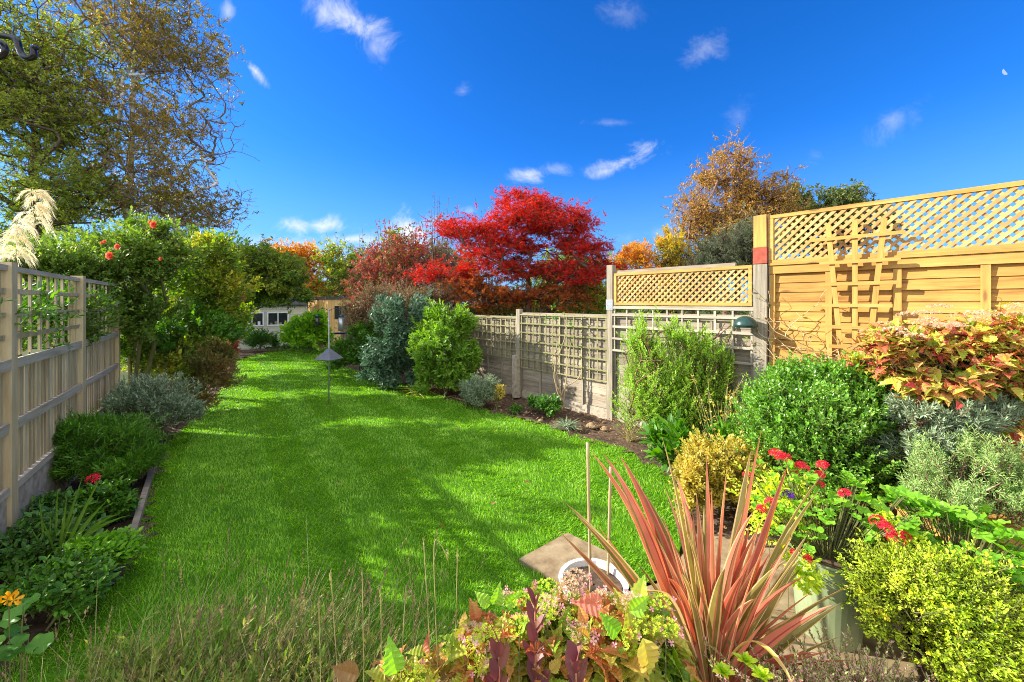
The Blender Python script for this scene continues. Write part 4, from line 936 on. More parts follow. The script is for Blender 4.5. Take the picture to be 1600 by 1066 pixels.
# spindly seed stems
p = W(1140, 0, 4.35)*[1, 1, 0]; o = thing('seed_head_plant', 'spindly yellowing plant with open seed stems right of the feathery shrub', 'plant', p)
g = Geo(); gl = Geo()
for q in range(46):
    a = p+R.normal(0, .06, 3)*[1, 1, 0]; e = a+[R.normal(0, .22), R.normal(0, .15), R.uniform(.55, 1.12)]
    P_ = smooth([a, (a+e)/2+R.normal(0, .04, 3), e], 4); g.tube(P_, np.linspace(.005, .002, len(P_)), 4)
    k = 9; t_ = R.uniform(.5, 1, k)[:, None]; gl.stamp(OV, a+(e-a)*t_, R.normal(0, 1, (k, 3))+[0, 0, .5], R.normal(0, 1, (k, 3)), R.uniform(.02, .04, k))
g.build('stems', M['straw'], o, p); gl.build('leaves', M['l_goldbrown'], o, p)
shrub('broadleaf_plant', 'clump of dark green lance leaves behind the phormium tips', 'plant', sb(1065, 4.1), [B(1065, 705, 4.1, 42, 28, .25), B(1110, 690, 4.2, 50, 26, .25)], 120, .16, 9, OVN, .13, M['l_green'], M['stem'], nclump=14)
shrub('golden_shrub', 'pale golden leaved small shrub behind the red spiky leaves', 'bush', sb(1122, 3.55), [B(1122, 745, 3.55, 55, 55, .3), B(1085, 760, 3.5, 30, 50, .25), B(1160, 725, 3.6, 30, 32, .2)], 1500, .1, 9, OV, .028, M['l_goldbrown'], M['stem'], nclump=60)
shrub('glossy_bush', 'large glossy small leaved green bush in front of the new fence', 'bush', sb(1305, 3.5), [B(1300, 690, 3.5, 112, 92, .55), B(1250, 640, 3.5, 62, 62, .4), B(1345, 625, 3.5, 80, 52, .4), B(1215, 660, 3.5, 34, 54, .25), B(1380, 700, 3.4, 50, 80, .35), B(1300, 590, 3.5, 40, 28, .2)],
      7500, .12, 11, OV, .027, M['l_box'], M['stem'], nclump=300, cr=.34, inner=.5, nstem=14, zmin=-.6, up=1.1)
# bare climber with shadows on the new fence
p = np.append(onR(-.35, .12), 0); o = thing('wispy_climber', 'almost leafless wiry climber twisting over the left end of the new fence', 'climber', p)
g = Geo(); gl = Geo()
for q in range(22):
    s_, z_ = R.uniform(-.6, -.15), R.uniform(1.15, 1.5); pts = []
    a_ = R.uniform(0, 6.28)
    for k in range(9):
        pts.append(np.append(onR(s_, R.uniform(.05, .16)), z_)); a_ += R.normal(0, .8); s_ += .085*math.cos(a_); z_ += .07*math.sin(a_)+.025; s_ = min(.12, max(-.75, s_)); z_ = min(2.15, z_)
    P_ = smooth(pts, 3); g.tube(P_, np.linspace(.0045, .002, len(P_)), 4)
    k = 5; j = R.integers(3, len(P_), k); gl.stamp(OV, P_[j], R.normal(0, 1, (k, 3)), R.normal(0, 1, (k, 3)), R.uniform(.02, .05, k))
g.tube([p, p+[0, 0, 1.2]], [.008, .006], 5)
g.build('stems', M['cane'], o, p); gl.build('leaves', M['l_nand'], o, p)
# autumn hydrangea
D = 3.1; b = sb(1500, D)
hyd = shrub('autumn_hydrangea', 'large hydrangea bush in red orange and yellow autumn leaf against the new fence', 'hydrangea', b, [B(1490, 580, D, 108, 64, .36), B(1570, 562, D, 95, 66, .38), B(1410, 542, D, 66, 32, .2), B(1540, 630, D, 100, 50, .32), B(1670, 590, D, 90, 66, .38), B(1362, 532, D+.25, 40, 16, .12), B(1490, 535, D, 80, 30, .25)],
      1500, .18, 6, SERR, .07, M['l_hydr'], M['twig'], nclump=90, cr=.24, inner=.55, nup=1.2, nstem=26, spread=1.2, twr=.004, zmin=-.6)
T, Dd = crown([B(1420, 528, D, 90, 20, .25), B(1520, 512, D, 90, 26, .3), B(1350, 534, D+.2, 40, 12, .12)], 46, 30, .2, .8, 0.)
for i in range(len(T)):
    g = Geo(); m = 46; u = randdir(m, .05)*[.055, .055, .03]; g.stamp(FL4, T[i]+u+[0, 0, .03], unit(u+[0, 0, .01])+R.normal(0, .4, (m, 3)), R.normal(0, 1, (m, 3)), R.uniform(.010, .02, m)); g.build('flower_head', M['f_dust'], hyd, b)
# rosemary and silver bush
shrub('silver_bush', 'pale silvery leaved bush between the glossy bush and the rosemary', 'bush', sb(1460, 2.95), [B(1465, 645, 2.95, 62, 36, .28), B(1430, 690, 2.95, 40, 60, .25), B(1520, 650, 2.95, 40, 30, .2)], 900, .1, 14, DIAN, .04, M['l_silver'], M['twig'], nclump=40, up=.8)
rb = W(1520, 0, 2.6)*[1, 1, 0]+[0, 0, .4]
o = thing('rosemary_bush', 'upright rosemary bush with needle leaves at the right edge', 'rosemary', rb)
T, Dd = crown([B(1515, 730, 2.6, 82, 72, .35), B(1570, 745, 2.55, 50, 64, .3), B(1470, 770, 2.5, 46, 46, .25), B(1620, 760, 2.5, 50, 60, .3)], 560, 110, .2, .4, -.5, 1.3)
g = Geo(); gt = Geo(); sprigs(g, T, unit(Dd+R.normal(0, .15, Dd.shape)), .2, 46, DIAN, .03, 1.15, 0, .2, .4, (gt, .003, 1.2), .8)
g.build('foliage', M['l_rosem'], o, rb); 
A, B_, ra, rbb = skeleton(np.linspace(0, 1, 4)[:, None]*np.array([0, 0, .25])+rb-[0, 0, .02], T[::8]-Dd[::8]*.2, .014, .12, .01); gt.segs(A, B_, ra, rbb, 5, 0, False); gt.build('stems', M['twig'], o, rb, True)
# big leaved pelargonium
D = 2.2; b = sb(1500, D)
pel = thing('pelargonium', 'leafy bright green pelargonium mound with scalloped leaves under the rosemary', 'pelargonium', b)
T, Dd = crown([B(1490, 850, D, 75, 48, .28), B(1560, 880, D, 60, 60, .3), B(1430, 820, D+.1, 40, 30, .2), B(1620, 930, D, 40, 60, .2)], 330, 60, .25, .7, -.2, .8)
g = Geo(); g.stamp(RND, T, unit(Dd*[1, 1, .2]+R.normal(0, .4, T.shape)*[1, 1, .5]), unit(Dd+[0, 0, .9]), R.uniform(.05, .095, len(T))); g.build('foliage', M['l_pelarg'], pel, b)
g = Geo(); Z_ = T*[1, 1, 0]*.35+b*.65+[0, 0, .05]; Z_[:, 2] = np.maximum(.05, T[:, 2]-.25); g.segs(Z_, T, .003, .0025, 4, cap=False); A, B_, ra, rbb = skeleton(np.linspace(0, 1, 4)[:, None]*np.array([0, 0, .2])+b, Z_, .012, .12, .01); g.segs(A, B_, ra, rbb, 5, 0, False); g.build('stems', M['stem'], pel, b)

# red geranium in the green pot
gb = pg+[0, 0, .42]
ger = thing('geranium', 'red flowering geranium with leggy stems in the pale green pot', 'geranium', gb)
T, Dd = crown([B(1300, 810, 2.35, 75, 45, .25), B(1230, 780, 2.5, 60, 50, .25), B(1380, 800, 2.3, 40, 36, .2), B(1240, 850, 2.2, 40, 30, .12), B(1330, 770, 2.5, 50, 30, .2)], 170, 40, .25, .5, -.3, .8)
g = Geo(); g.stamp(RND, T, unit(Dd*[1, 1, .2]+R.normal(0, .4, T.shape)*[1, 1, .5]), unit(Dd+[0, 0, .9]), R.uniform(.04, .075, len(T))); g.build('foliage', M['l_pelarg'], ger, gb)
T2, D2 = crown([B(1220, 790, 2.55, 60, 60, .25), B(1250, 890, 2.15, 40, 40, .08), B(1400, 840, 2.2, 30, 40, .12)], 420, 50, .3, .4, -.7)
g = Geo(); gt = Geo(); sprigs(g, T2, D2, .1, 7, OV, .026, .9, 0); g.build('small_foliage', M['l_gold'], ger, gb)
gs = Geo(); gs.segs(T*[.25, .25, 0]+gb*[.75, .75, 1], T, .003, .0025, 4, cap=False)
def head(par, org, c, r, n, mat, tm=FL5, fs=.016):
    g = Geo(); u = randdir(n, -.25); g.stamp(tm, c+u*r*[1, 1, .8], u+R.normal(0, .1, (n, 3)), R.normal(0, 1, (n, 3)), R.uniform(fs*.8, fs*1.25, n))
    # florets face outward
    return g.build('flower_head', mat, par, org)
def florets(par, org, c, r, n, mat, fs=.018, name='flower_head', tm=FL5):
    g = Geo(); u = randdir(n, -.3); e, _, f = frames(u, R.normal(0, 1, (n, 3)))
    g.stamp(tm, c+u*r*[1, 1, .75], e, u, R.uniform(fs*.8, fs*1.2, n)); return g.build(name, mat, par, org)
for px, py, D, r in ((1213, 710, 2.5, .035), (1225, 714, 2.5, .03), (1253, 730, 2.5, .035), (1242, 735, 2.55, .025), (1286, 728, 2.55, .032), (1280, 742, 2.5, .025), (1168, 742, 2.5, .018), (1320, 772, 2.3, .028), (1372, 815, 2.1, .032), (1385, 825, 2.1, .03), (1400, 842, 2.1, .034), (1412, 838, 2.1, .022), (1204, 785, 2.3, .025), (1190, 795, 2.3, .02), (1241, 864, 2.1, .013), (1262, 873, 2.1, .013), (1281, 757, 2.5, .02)):
    c = W(px, py, D); florets(ger, gb, c, r, int(26*r/.03)+6, M['f_red'], .025); gs.tube(smooth([gb+[0, 0, .02], (gb*.4+c*.6)+[0, 0, -.02], c], 4), .003, 4)
gs.build('stems', M['stem'], ger, gb)
for nm, px, py, D, mm, lab in (('viola_flower', 1232, 774, 2.45, 'f_purple', 'deep purple flower among the geranium stems'), ('yellow_flower', 1202, 765, 2.45, 'f_yellow', 'small bright yellow flower left of the purple flower')):
    c = W(px, py, D); o = thing(nm, lab, 'flower', c*[1, 1, 0]); g = Geo(); g.segs([c*[1, 1, 0]], [c], .0025, .002, 4); g.build('stem', M['stem'], o, c*[1, 1, 0])
    florets(o, c*[1, 1, 0], c, .022 if mm == 'f_purple' else .012, 14, M[mm], .03, 'petals')
# golden small leaved plant with yellow flowers
D = 1.95; b = sb(1465, D); 
gp = shrub('golden_plant', 'rounded golden green small leaved plant with tiny yellow flowers at bottom right', 'plant', b, [B(1460, 950, D, 92, 76, .3), B(1410, 915, D, 52, 42, .2), B(1520, 985, D, 62, 56, .22), B(1545, 1010, D, 40, 40, .15)], 4200, .075, 10, OV, .0145, M['l_gold'], M['stem'], nclump=240, cr=.3, inner=.72, zmin=-.5, nstem=10)
for i, (px, py) in enumerate([(1455, 938), (1476, 946), (1487, 948), (1374, 957), (1382, 963), (1387, 968), (1438, 955), (1485, 965), (1498, 990), (1510, 994), (1527, 998), (1540, 998), (1552, 973), (1558, 978), (1453, 868), (1360, 955), (1449, 1020), (1500, 1028), (1346, 922), (1400, 905), (1545, 950), (1425, 925)]):
    c = W(px, py, D-.24); florets(gp, b, c, .006, 4, M['f_yellow'], .014, 'flower')
gpt = sb(1475, 1.98); pot('plant_pot', 'small terracotta pot mostly hidden under the golden plant', 'plant pot', gpt, .1, .14, .18, M['soil'])
# heathers
for i, (px, D, n, lab) in enumerate(((1260, 1.72, 190, 'low heather with faded pink bells right of the phormium base'), (1345, 1.78, 170, 'middle heather with faint pink bells in front of the green pot'), (1450, 1.62, 150, 'sparse greyish heather at the bottom edge under the golden plant'), (1215, 1.55, 120, 'heather with brighter pink tips at the bottom edge by the phormium'))):
    b = sb(px, D); o = thing('heather', lab, 'heather', b, 0, 'heathers on the paving edge'); g = Geo(); gt = Geo(); gf = Geo()
    e = b+np.column_stack([R.normal(0, .15, n), R.normal(0, .1, n), R.uniform(.1, .34, n)]); a = b+R.normal(0, .035, (n, 3))*[1, 1, 0]; gt.segs(a, e, .0022, .001, 4, cap=False)
    d = unit(e-a); sprigs(g, e, d, .2, 34, DIAN, .016, .7, 0, wscale=1.5); sprigs(gf, e, d, .12, 16, DIA, .013, 1.1, 0)
    g.build('foliage', M['l_heath'], o, b); gt.build('stems', M['twig'], o, b); gf.build('flowers', M['f_heath'], o, b)

# ================================================================ phormium
pb = np.array([.965, 1.93, .0]); ph = thing('phormium', 'large spiky phormium with pink and bronze striped sword leaves', 'phormium', pb)
prof = lambda t: np.clip(np.minimum(.45+1.6*t, 1)*np.minimum(1, (1-t)/.5)**.85, 0, 1)
tips = [(947, 695, 2.1), (928, 692, 2.3), (972, 700, 2.15), (1037, 672, 2.1), (887, 778, 2.0), (900, 795, 1.9), (1104, 705, 2.1), (1136, 722, 2.1), (1190, 668, 1.95), (1173, 700, 2.2), (1232, 722, 2.1), (1290, 720, 2.05), (1342, 905, 1.7), (1300, 940, 1.7), (1012, 760, 2.2), (1060, 735, 2.3), (870, 826, 1.9), (1280, 760, 2.3), (1250, 870, 2.0)]
A_ = []; E_ = []
for px, py, D in tips: E_.append(W(px, py, D))
E_ = np.array(E_); n = len(E_); base = pb+np.column_stack([(E_[:, 0]-pb[0])*.10, R.normal(0, .02, n), np.zeros(n)])
def sword(n, base, E, wd, part, cols, matl):
    for i in range(n):
        g = Geo(); d = E[i]-base[i]; Ln = np.linalg.norm(d)
        dr = R.uniform(.02, .26)
        dd = d.copy(); hor = unit(d*[1, 1, 0]); dd = dd-hor*dr*Ln*.45; dd[2] += dr*Ln
        side = unit(np.cross(d, [R.normal(0, .5), 1+R.normal(0, .3), R.normal(0, .3)]))[None]
        g.ribbons([base[i]], [dd], np.linalg.norm(dd), wd[i], dr, 12, cols, (2, 0, 1, 0, 0, 2) if len(cols) == 7 else (0,), prof, .35, side)
        g.build(part, matl[i], ph, pb)
mats3 = [[M['p_pink'], M['p_bronze'], M['p_cream']], [M['p_bronze'], M['p_pink'], M['p_cream']], [M['p_pink'], M['p_red'], M['p_bronze']], [M['p_bronze'], M['p_bronze'], M['p_cream']], [M['p_red'], M['p_bronze'], M['p_pink']]]
c7 = (-1, -.76, -.25, 0, .25, .76, 1)
sword(n, base, E_, [R.uniform(.05, .078) for _ in range(n)], 'leaf', c7, [mats3[R.integers(0, 5)] for _ in range(n)])
m = 80; th = np.linspace(-1.25, 1.25, m)*R.uniform(.35, 1, m); el = R.uniform(-.45, .5, m); Ll = R.uniform(.6, 1.02, m)*(1-.12*np.abs(th))
d = unit(np.column_stack([np.sin(th), el*.8, np.cos(th)])); E2 = pb+d*Ll[:, None]
sword(m, pb+np.column_stack([np.sin(th)*.06, R.normal(0, .035, m), np.zeros(m)]), E2, [R.uniform(.026, .058) for _ in range(m)], 'leaf', c7, [mats3[R.integers(0, 5)] for _ in range(m)])
# bent leaf and dying outer leaves
for l, wd_, mm in (([(1090, 1040, 1.9), (1070, 990, 1.8), (1048, 945, 1.7), (1020, 925, 1.65), (960, 935, 1.6), (905, 948, 1.55)], .05, [M['p_bronze'], M['p_cream'], M['p_pink']]), ([(1130, 1040, 1.85), (1165, 1005, 1.75), (1195, 1012, 1.65), (1225, 1045, 1.55), (1240, 1075, 1.5)], .03, [M['l_goldbrown'], M['p_cream'], M['p_pink']]), ([(1090, 1050, 1.9), (1040, 1015, 1.75), (990, 1005, 1.65), (950, 1000, 1.6)], .03, [M['p_pink'], M['p_bronze'], M['p_pink']])):
    P_ = smooth([W(*q) for q in l], 4); T_ = unit(np.gradient(P_, axis=0)); s_ = unit(np.cross(T_, [0, .6, 1.])); t_ = np.linspace(0, 1, len(P_)); hw = (wd_/2*np.minimum(1, .5+t_)*np.minimum(1, (1-t_)/.5+.02))[:, None]
    up_ = np.cross(s_, T_); V = np.stack([P_-s_*hw+up_*hw*.4, P_-s_*hw*.5+up_*hw*.2, P_, P_+s_*hw*.5+up_*hw*.2, P_+s_*hw+up_*hw*.4], 1); k = len(P_)
    g = Geo(); V = V.reshape(-1, 3)
    b0 = g.n; g.V.append(V); g.n += len(V)
    for c in range(4): g.F.append((np.array([[5*i+c, 5*i+c+1, 5*i+c+6, 5*i+c+5] for i in range(k-1)]), 0 if c in (1, 2) else 1))
    g.build('bent_leaf', mm, ph, pb)
# ================================================================ front hydrangea and companions
D = 1.5; b = np.array([.12, 1.45, 0])
fh = shrub('fading_hydrangea', 'fading lacecap hydrangea with green red and orange leaves at bottom centre', 'hydrangea', b, [((.12, 1.5, .42), (.42, .2, .24)), ((-.22, 1.48, .33), (.26, .18, .22)), ((.45, 1.5, .46), (.22, .18, .2)), ((.15, 1.55, .58), (.3, .15, .12))], 330, .12, 6, SERR, .068, M['l_hydf'], M['twig'], nclump=40, cr=.3, inner=.6, nup=1.3, spread=1.25, nstem=16, twr=.003)
for q in range(42):
    c = np.array([R.uniform(-.42, .6), R.uniform(1.38, 1.6), 0]); c[2] = .64+.12*math.exp(-((c[0]-.25)/.35)**2)+R.uniform(-.08, .06)-.12*(c[0] < -.15)
    k = 60; rr = np.sqrt(R.random(k))*.048; aa = R.uniform(0, 6.28, k); P_ = c+np.column_stack([rr*np.cos(aa), rr*np.sin(aa), .015-rr*rr*6]); g = Geo()
    g.stamp(FL5, P_, R.normal(0, 1, (k, 3))*[1, 1, .3], R.normal(0, .35, (k, 3))+[0, -.3, 1], R.uniform(.009, .016, k), mat=0)
    k = 4; aa = R.uniform(0, 6.28, k); P_ = c+np.column_stack([.055*np.cos(aa), .055*np.sin(aa), R.uniform(-.012, .01, k)])
    g.stamp(FL4, P_, R.normal(0, 1, (k, 3))*[1, 1, .4], R.normal(0, .4, (k, 3))+[0, -.5, 1], R.uniform(.016, .026, k), mat=1)
    g.segs([c-[0, 0, .22]], [c], .003, .002, 4); g.F[-1] = (g.F[-1][0], 2); g.F[-2] = (g.F[-2][0], 2); g.F[-3] = (g.F[-3][0], 2)
    g.build('flower_head', [M['l_gold'] if q % 3 else M['f_dust'], M['f_pink'], M['stem']], fh, b)
# big single leaves
for l, mm, sz, fac in (((1005, 1000, 1.35), 'l_hydr', .12, (.25, -.3, -1)), ((940, 945, 1.5), 'p_pink', .11, (-1, -.2, .2)), ((985, 955, 1.45), 'l_lime', .09, (.9, .1, .5)), ((965, 990, 1.4), 'l_pelarg', .09, (-.6, -.1, .8)), ((620, 1050, 1.35), 'l_pelarg', .11, (-.3, 0, 1)), ((560, 1055, 1.3), 'l_nand', .1, (-1, 0, .2)), ((775, 945, 1.5), 'l_lime', .075, (.2, 0, 1)), ((790, 945, 1.5), 'l_lime', .07, (.8, 0, .6)), ((765, 945, 1.5), 'l_lime', .07, (-.7, 0, .6))):
    g = Geo(); c = W(*l); g.stamp(SERR, [c], [fac], [[.1, -1, .6]], sz); g.build('large_leaf', M[mm], fh, b)
for px, D, top, lab in ((832, 1.35, 925, 'taller purple leaved upright stem among the hydrangea heads'), (775, 1.3, 985, 'shorter purple leaved upright stem left of the taller one'), (895, 1.28, 1010, 'low purple leaved shoot right of the taller one')):
    b = sb(px, D); z = 1.9-(top-HY)/F0*D; o = thing('purple_leaved_stem', lab, 'plant', b, 0, 'purple leaved stems'); g = Geo()
    e = b+[.01, 0, z]; gt = Geo(); gt.tube(smooth([b, b+[.01, .01, z*.5], e-[0, 0, .05]], 4), np.linspace(.006, .004, 9), 6); gt.build('stem', M['terra'], o, b, True)
    k = 26; t_ = np.linspace(.3, 1, k); aa = np.arange(k)*2.4; dd = np.column_stack([np.cos(aa)*(1.15-t_*.7), np.sin(aa)*(1.15-t_*.7), .5+t_]); g.stamp(OV, b+(e-b-[0, 0, .05])*t_[:, None], dd, R.normal(0, .3, (k, 3))+[0, -.2, 1], R.uniform(.07, .11, k)*.8, R.uniform(.07, .1, k)); g.build('leaves', M['l_purple'], o, b)
# yellow green rosettes below the phormium
for px, py, D, lab in ((1130, 1052, 1.45, 'left yellow green leaf rosette at the bottom edge under the phormium'), (1165, 1034, 1.5, 'upper yellow green leaf rosette below the phormium base'), (1190, 1058, 1.45, 'right yellow green leaf rosette at the bottom edge')):
    c = W(px, py, D); b = c*[1, 1, 0]; o = thing('leaf_rosette', lab, 'plant', b, 0, 'yellow green rosettes'); g = Geo(); g.segs([b], [c], .003, .003, 5); g.build('stem', M['stem'], o, b)
    k = 22; aa = np.arange(k)*2.4; q = np.linspace(1, .2, k); g = Geo(); g.stamp(OV, np.repeat([c], k, 0), np.column_stack([np.cos(aa)*q, np.sin(aa)*q, .25+(1-q)]), [0, 0, 1], R.uniform(.03, .05, k)*(.5+.5*q)); g.build('leaves', M['l_gold'], o, b)

# ================================================================ left side
# wild seeding grass in the lower left, stems leaning right
def meadow(label, n, cx_, sxx, cy_, syy, Lr, lean, group):
    b = np.array([cx_, cy_, 0]); o = thing('wild_grass_clump', label, 'grass clump', b, 0, group)
    P_ = b+np.column_stack([R.normal(0, sxx, n), R.normal(0, syy, n), np.zeros(n)]); d = np.column_stack([R.normal(lean, .28, n), R.normal(0.05, .25, n), np.ones(n)])
    L_ = R.uniform(*Lr, n); g = Geo(); g.ribbons(P_, d, L_, R.uniform(.0024, .0044, n), R.uniform(.03, .3, n), 5, (-1, 1)); g.build('blades', M['straw'], o, b)
    k = n*2; g = Geo(); P2 = b+np.column_stack([R.normal(0, sxx, k), R.normal(0, syy, k), np.zeros(k)]); g.ribbons(P2, np.column_stack([R.normal(lean*.8, .35, k), R.normal(0, .3, k), np.ones(k)]), R.uniform(Lr[0]*.5, Lr[1]*.85, k), R.uniform(.004, .009, k), R.uniform(.05, .4, k), 4, (-1, 1)); g.build('green_blades', M['l_iris'], o, b)
    T_, D_ = crown([((cx_, cy_, Lr[1]*.3), (sxx*2.0, syy*1.7, Lr[1]*.34))], int(n*1.3), 60, .3, .2, -.6, .6); T_[:, 2] = np.maximum(T_[:, 2], .03); g = Geo(); sprigs(g, T_, D_+[lean, 0, .3], .1, 8, DIAN, .035, .7, 0, wscale=1.3); g.build('undergrowth', M['l_meadow'], o, b)
    m_ = n; j = R.integers(0, n, m_); dd = unit(d[j]); tip = P_[j]+dd*(L_[j]*R.uniform(.6, .95, m_))[:, None]; g = Geo(); sprigs(g, tip, dd, .07, 9, DIA, .013, .5, 0); g.build('seed_heads', M['l_brown'], o, b)
meadow('dense brown green seeding grass clump in the bottom left foreground', 420, -1.25, .28, 1.65, .2, (.45, .85), .35, 'wild grasses in the left foreground')
meadow('seeding grass clump right of the densest one, leaning over the lawn', 380, -.8, .2, 1.6, .18, (.45, .8), .25, 'wild grasses in the left foreground')
meadow('shorter tangled grass clump at the far left bottom edge', 260, -1.6, .17, 1.75, .15, (.35, .62), .2, 'wild grasses in the left foreground')
for i, (px, top, tx, D, lab) in enumerate(((665, 845, 662, 1.45, 'tallest thin straw stem rising before the lawn'), (690, 852, 678, 1.45, 'bent straw stem hooked beside the tallest one'), (703, 860, 715, 1.5, 'thin straw stem right of the hooked one'), (522, 895, 517, 1.4, 'straight straw stem nearest the grass clump'), (568, 893, 566, 1.42, 'straight straw stem between the leftmost and the slanting pair'), (585, 915, 595, 1.42, 'slanting straw stem left of centre'), (612, 918, 634, 1.4, 'slanting straw stem with a feathered tip'), (505, 935, 498, 1.36, 'short straw stem at the left of the row'))):
    b = sb(px, D); e = W(tx, top, D); o = thing('grass_stem', lab, 'grass stem', b, 0, 'single straw stems'); g = Geo()
    pts = [b, b*.5+e*.5+[R.normal(0, .01), 0, 0], e] if i != 1 else [b, b*.4+e*.6, e+[0, 0, -.015], e+[.025, 0, 0], e+[.05, 0, -.05]]
    g.tube(smooth(pts, 5), .0016, 4); g.build('stalk', M['straw'], o, b); g = Geo(); dd = unit(e-b); sprigs(g, np.array([e if i != 1 else e+[.05, 0, -.05]]), dd[None]*(1 if i != 1 else -1), .055, 12, DIAN, .014, .35, 0, wscale=1.3); g.build('seed_head', M['straw'], o, b)
# strap leaves, nasturtium, red flower
pI = np.array([-3.25, 2.8, 0]); 
o = thing('iris_clump', 'clump of tall sword shaped green leaves beside the left fence post', 'iris', pI)
for (a, b_, D_, dr) in ((160, 740, 2.75, .05), (118, 800, 2.8, .03), (170, 778, 2.7, .1), (130, 742, 2.9, .0), (60, 770, 2.9, .0), (45, 820, 2.8, .1), (90, 760, 2.9, 0), (185, 800, 2.6, .2), (80, 800, 2.8, 0), (105, 770, 2.7, .02), (60, 800, 2.7, .05), (205, 800, 2.7, .25)):
    e = W(a, b_, D_); s0 = pI+R.normal(0, .03, 3)*[1, 1, 0]; d = e-s0; Ln = np.linalg.norm(d); hor = unit(d*[1, 1, 0]); d = d-hor*dr*Ln*.45+np.array([0, 0, dr*Ln])
    g = Geo(); g.ribbons([s0], [d], np.linalg.norm(d), .034, dr, 9, (-1, 0, 1), (0,), None, .3, unit(np.cross(d, [.2, 1, .1]))[None]); g.build('leaf', M['l_iris'], o, pI)
c = W(18, 985, 1.55); b = c*[1, 1, 0]; o = thing('nasturtium', 'blue green nasturtium leaves with one orange flower at the bottom left edge', 'nasturtium', b)
k = 9; P_ = c+np.column_stack([R.normal(0, .06, k), R.normal(0, .05, k), R.normal(-.03, .05, k)]); g = Geo(); g.stamp(RND, P_, R.normal(0, 1, (k, 3))*[1, 1, .2], R.normal(0, .3, (k, 3))+[.2, -.5, 1], R.uniform(.05, .085, k)); g.build('leaves', M['l_green'], o, b, True)
g = Geo(); g.segs(P_*[1, 1, 0]*.6+b*.4, P_, .003, .002, 4); fc = W(14, 940, 1.5); g.segs([b], [fc], .003, .002, 4); g.build('stems', M['stem'], o, b); florets(o, b, fc, .02, 7, M['f_nast'], .045, 'flower')
# left bed planting
shrub('catmint_bush', 'soft grey green mounded bush against the left fence end', 'bush', sb(236, 5.35), [B(236, 632, 5.35, 62, 38, .4), B(205, 645, 5.2, 38, 30, .3), B(275, 640, 5.4, 34, 32, .3)], 1300, .14, 11, DIAN, .05, M['l_grey'], M['stem'], nclump=60, wscale=1.3, up=.8)
lv = shrub('leafy_bush', 'mid green leafy bush beside the lower slats of the left fence', 'bush', sb(150, 4.1), [B(150, 700, 4.1, 78, 36, .4), B(110, 690, 4.0, 48, 36, .3), B(200, 730, 4.0, 40, 28, .3)], 1600, .15, 12, DIAN, .055, M['l_green'], M['stem'], nclump=46, up=.7)
florets(lv, sb(150, 4.1), W(146, 748, 3.5), .035, 12, M['f_red'], .05, 'flower')
for px, py, D, rx, ry, mm, s_, lab in ((108, 800, 3.35, 56, 30, 'l_deep', .06, 'dark low strawberry like leaf mound behind the sword leaves'), (168, 785, 3.4, 30, 24, 'l_green', .055, 'low green leaf mound beside the timber edging'), (150, 868, 2.7, 40, 20, 'l_pelarg', .06, 'light green low leafy clump at the end of the edging board'), (60, 850, 2.9, 60, 30, 'l_deep', .05, 'dark low leaf mound at the foot of the nearest left post'), (90, 920, 2.35, 70, 28, 'l_green', .045, 'low green ground cover mound below the sword leaves'), (205, 720, 4.2, 26, 18, 'l_grey', .04, 'pale grey green trailing plant over the lawn edging')):
    shrub('ground_cover_plant', lab, 'plant', W(px, 0, D)*[1, 1, 0], [B(px, py, D, rx, ry, rx/F0*D*.9)], 420, .09, 6, OV, s_*.78, M[mm], M['stem'], group='low plants in the left bed', nclump=30, up=.6, nup=1.4, spread=1.2)
# climbing rose mass
D = 6.3
rose = shrub('climbing_rose', 'climbing rose with orange blooms arching over the end of the slatted fence', 'rose', sb(205, D), [B(215, 420, D, 62, 62, .6), B(185, 470, D, 38, 50, .4), B(250, 400, D, 50, 46, .5), B(160, 415, D-.1, 38, 34, .4), B(225, 500, D, 50, 50, .45), B(240, 365, D, 40, 20, .3)], 1500, .2, 8, OV, .055, M['l_mid'], M['stem'], nclump=80, cr=.26, inner=.3, nstem=18)
for px, py, r in ((175, 400, .055), (186, 386, .04), (243, 352, .05), (165, 378, .025), (236, 348, .025), (252, 405, .022), (160, 380, .02)):
    c = W(px, py, D-1.0); g = Geo()
    for ring, (q, kk) in enumerate(((1., 7), (.75, 6), (.5, 5), (.28, 4))):
        aa = np.arange(kk)*6.28/kk+ring*.5; dd = np.column_stack([np.cos(aa), -.9*(1-q)-.3+0*aa, np.sin(aa)*1.]); g.stamp(T_oval(1.0, -.3, .25), np.repeat([c], kk, 0)+dd*r*.1, dd+[0, -1.2*(1-q), 0], [0, -1, .01], r*(.5+.6*q))
    g.build('rose_bloom', M['f_orange'], rose, sb(205, D))
shrub('trellis_climber', 'light green leafy climber threaded through the open trellis of the left fence', 'climber', onL(.9, -.34).tolist()+[0], [(np.append(onL(q_, -.14), z_), np.array([.34, .3, .26])) for q_, z_ in ((.1, 1.75), (.7, 1.9), (1.25, 1.85), (1.7, 1.95), (2.4, 1.9), (-.5, 1.8), (1.0, 1.55), (3.0, 1.9))], 280, .13, 8, OVN, .055, M['l_green'], M['stem'], nclump=90, inner=.1, nstem=3)
shrub('neighbour_bush', 'light green bush behind the slatted fence reaching over its top', 'bush', sb(95, 5.4), [B(85, 420, 5.6, 95, 40, .5), B(60, 500, 4.6, 80, 60, .4), B(125, 480, 5.6, 50, 60, .4)], 1500, .18, 9, OV, .05, M['l_mid'], M['stem'], nclump=70, inner=.2)
shrub('understorey_bush', 'mixed green lower growth under the climbing rose at the end of the fence', 'bush', sb(225, 6.6), [B(215, 555, 6.5, 42, 42, .4), B(260, 570, 6.7, 44, 42, .4), B(195, 520, 6.2, 24, 50, .3), B(300, 560, 7.3, 40, 50, .4)], 900, .17, 9, OV, .05, M['l_yelgrn'], M['stem'], nclump=60, inner=.2)
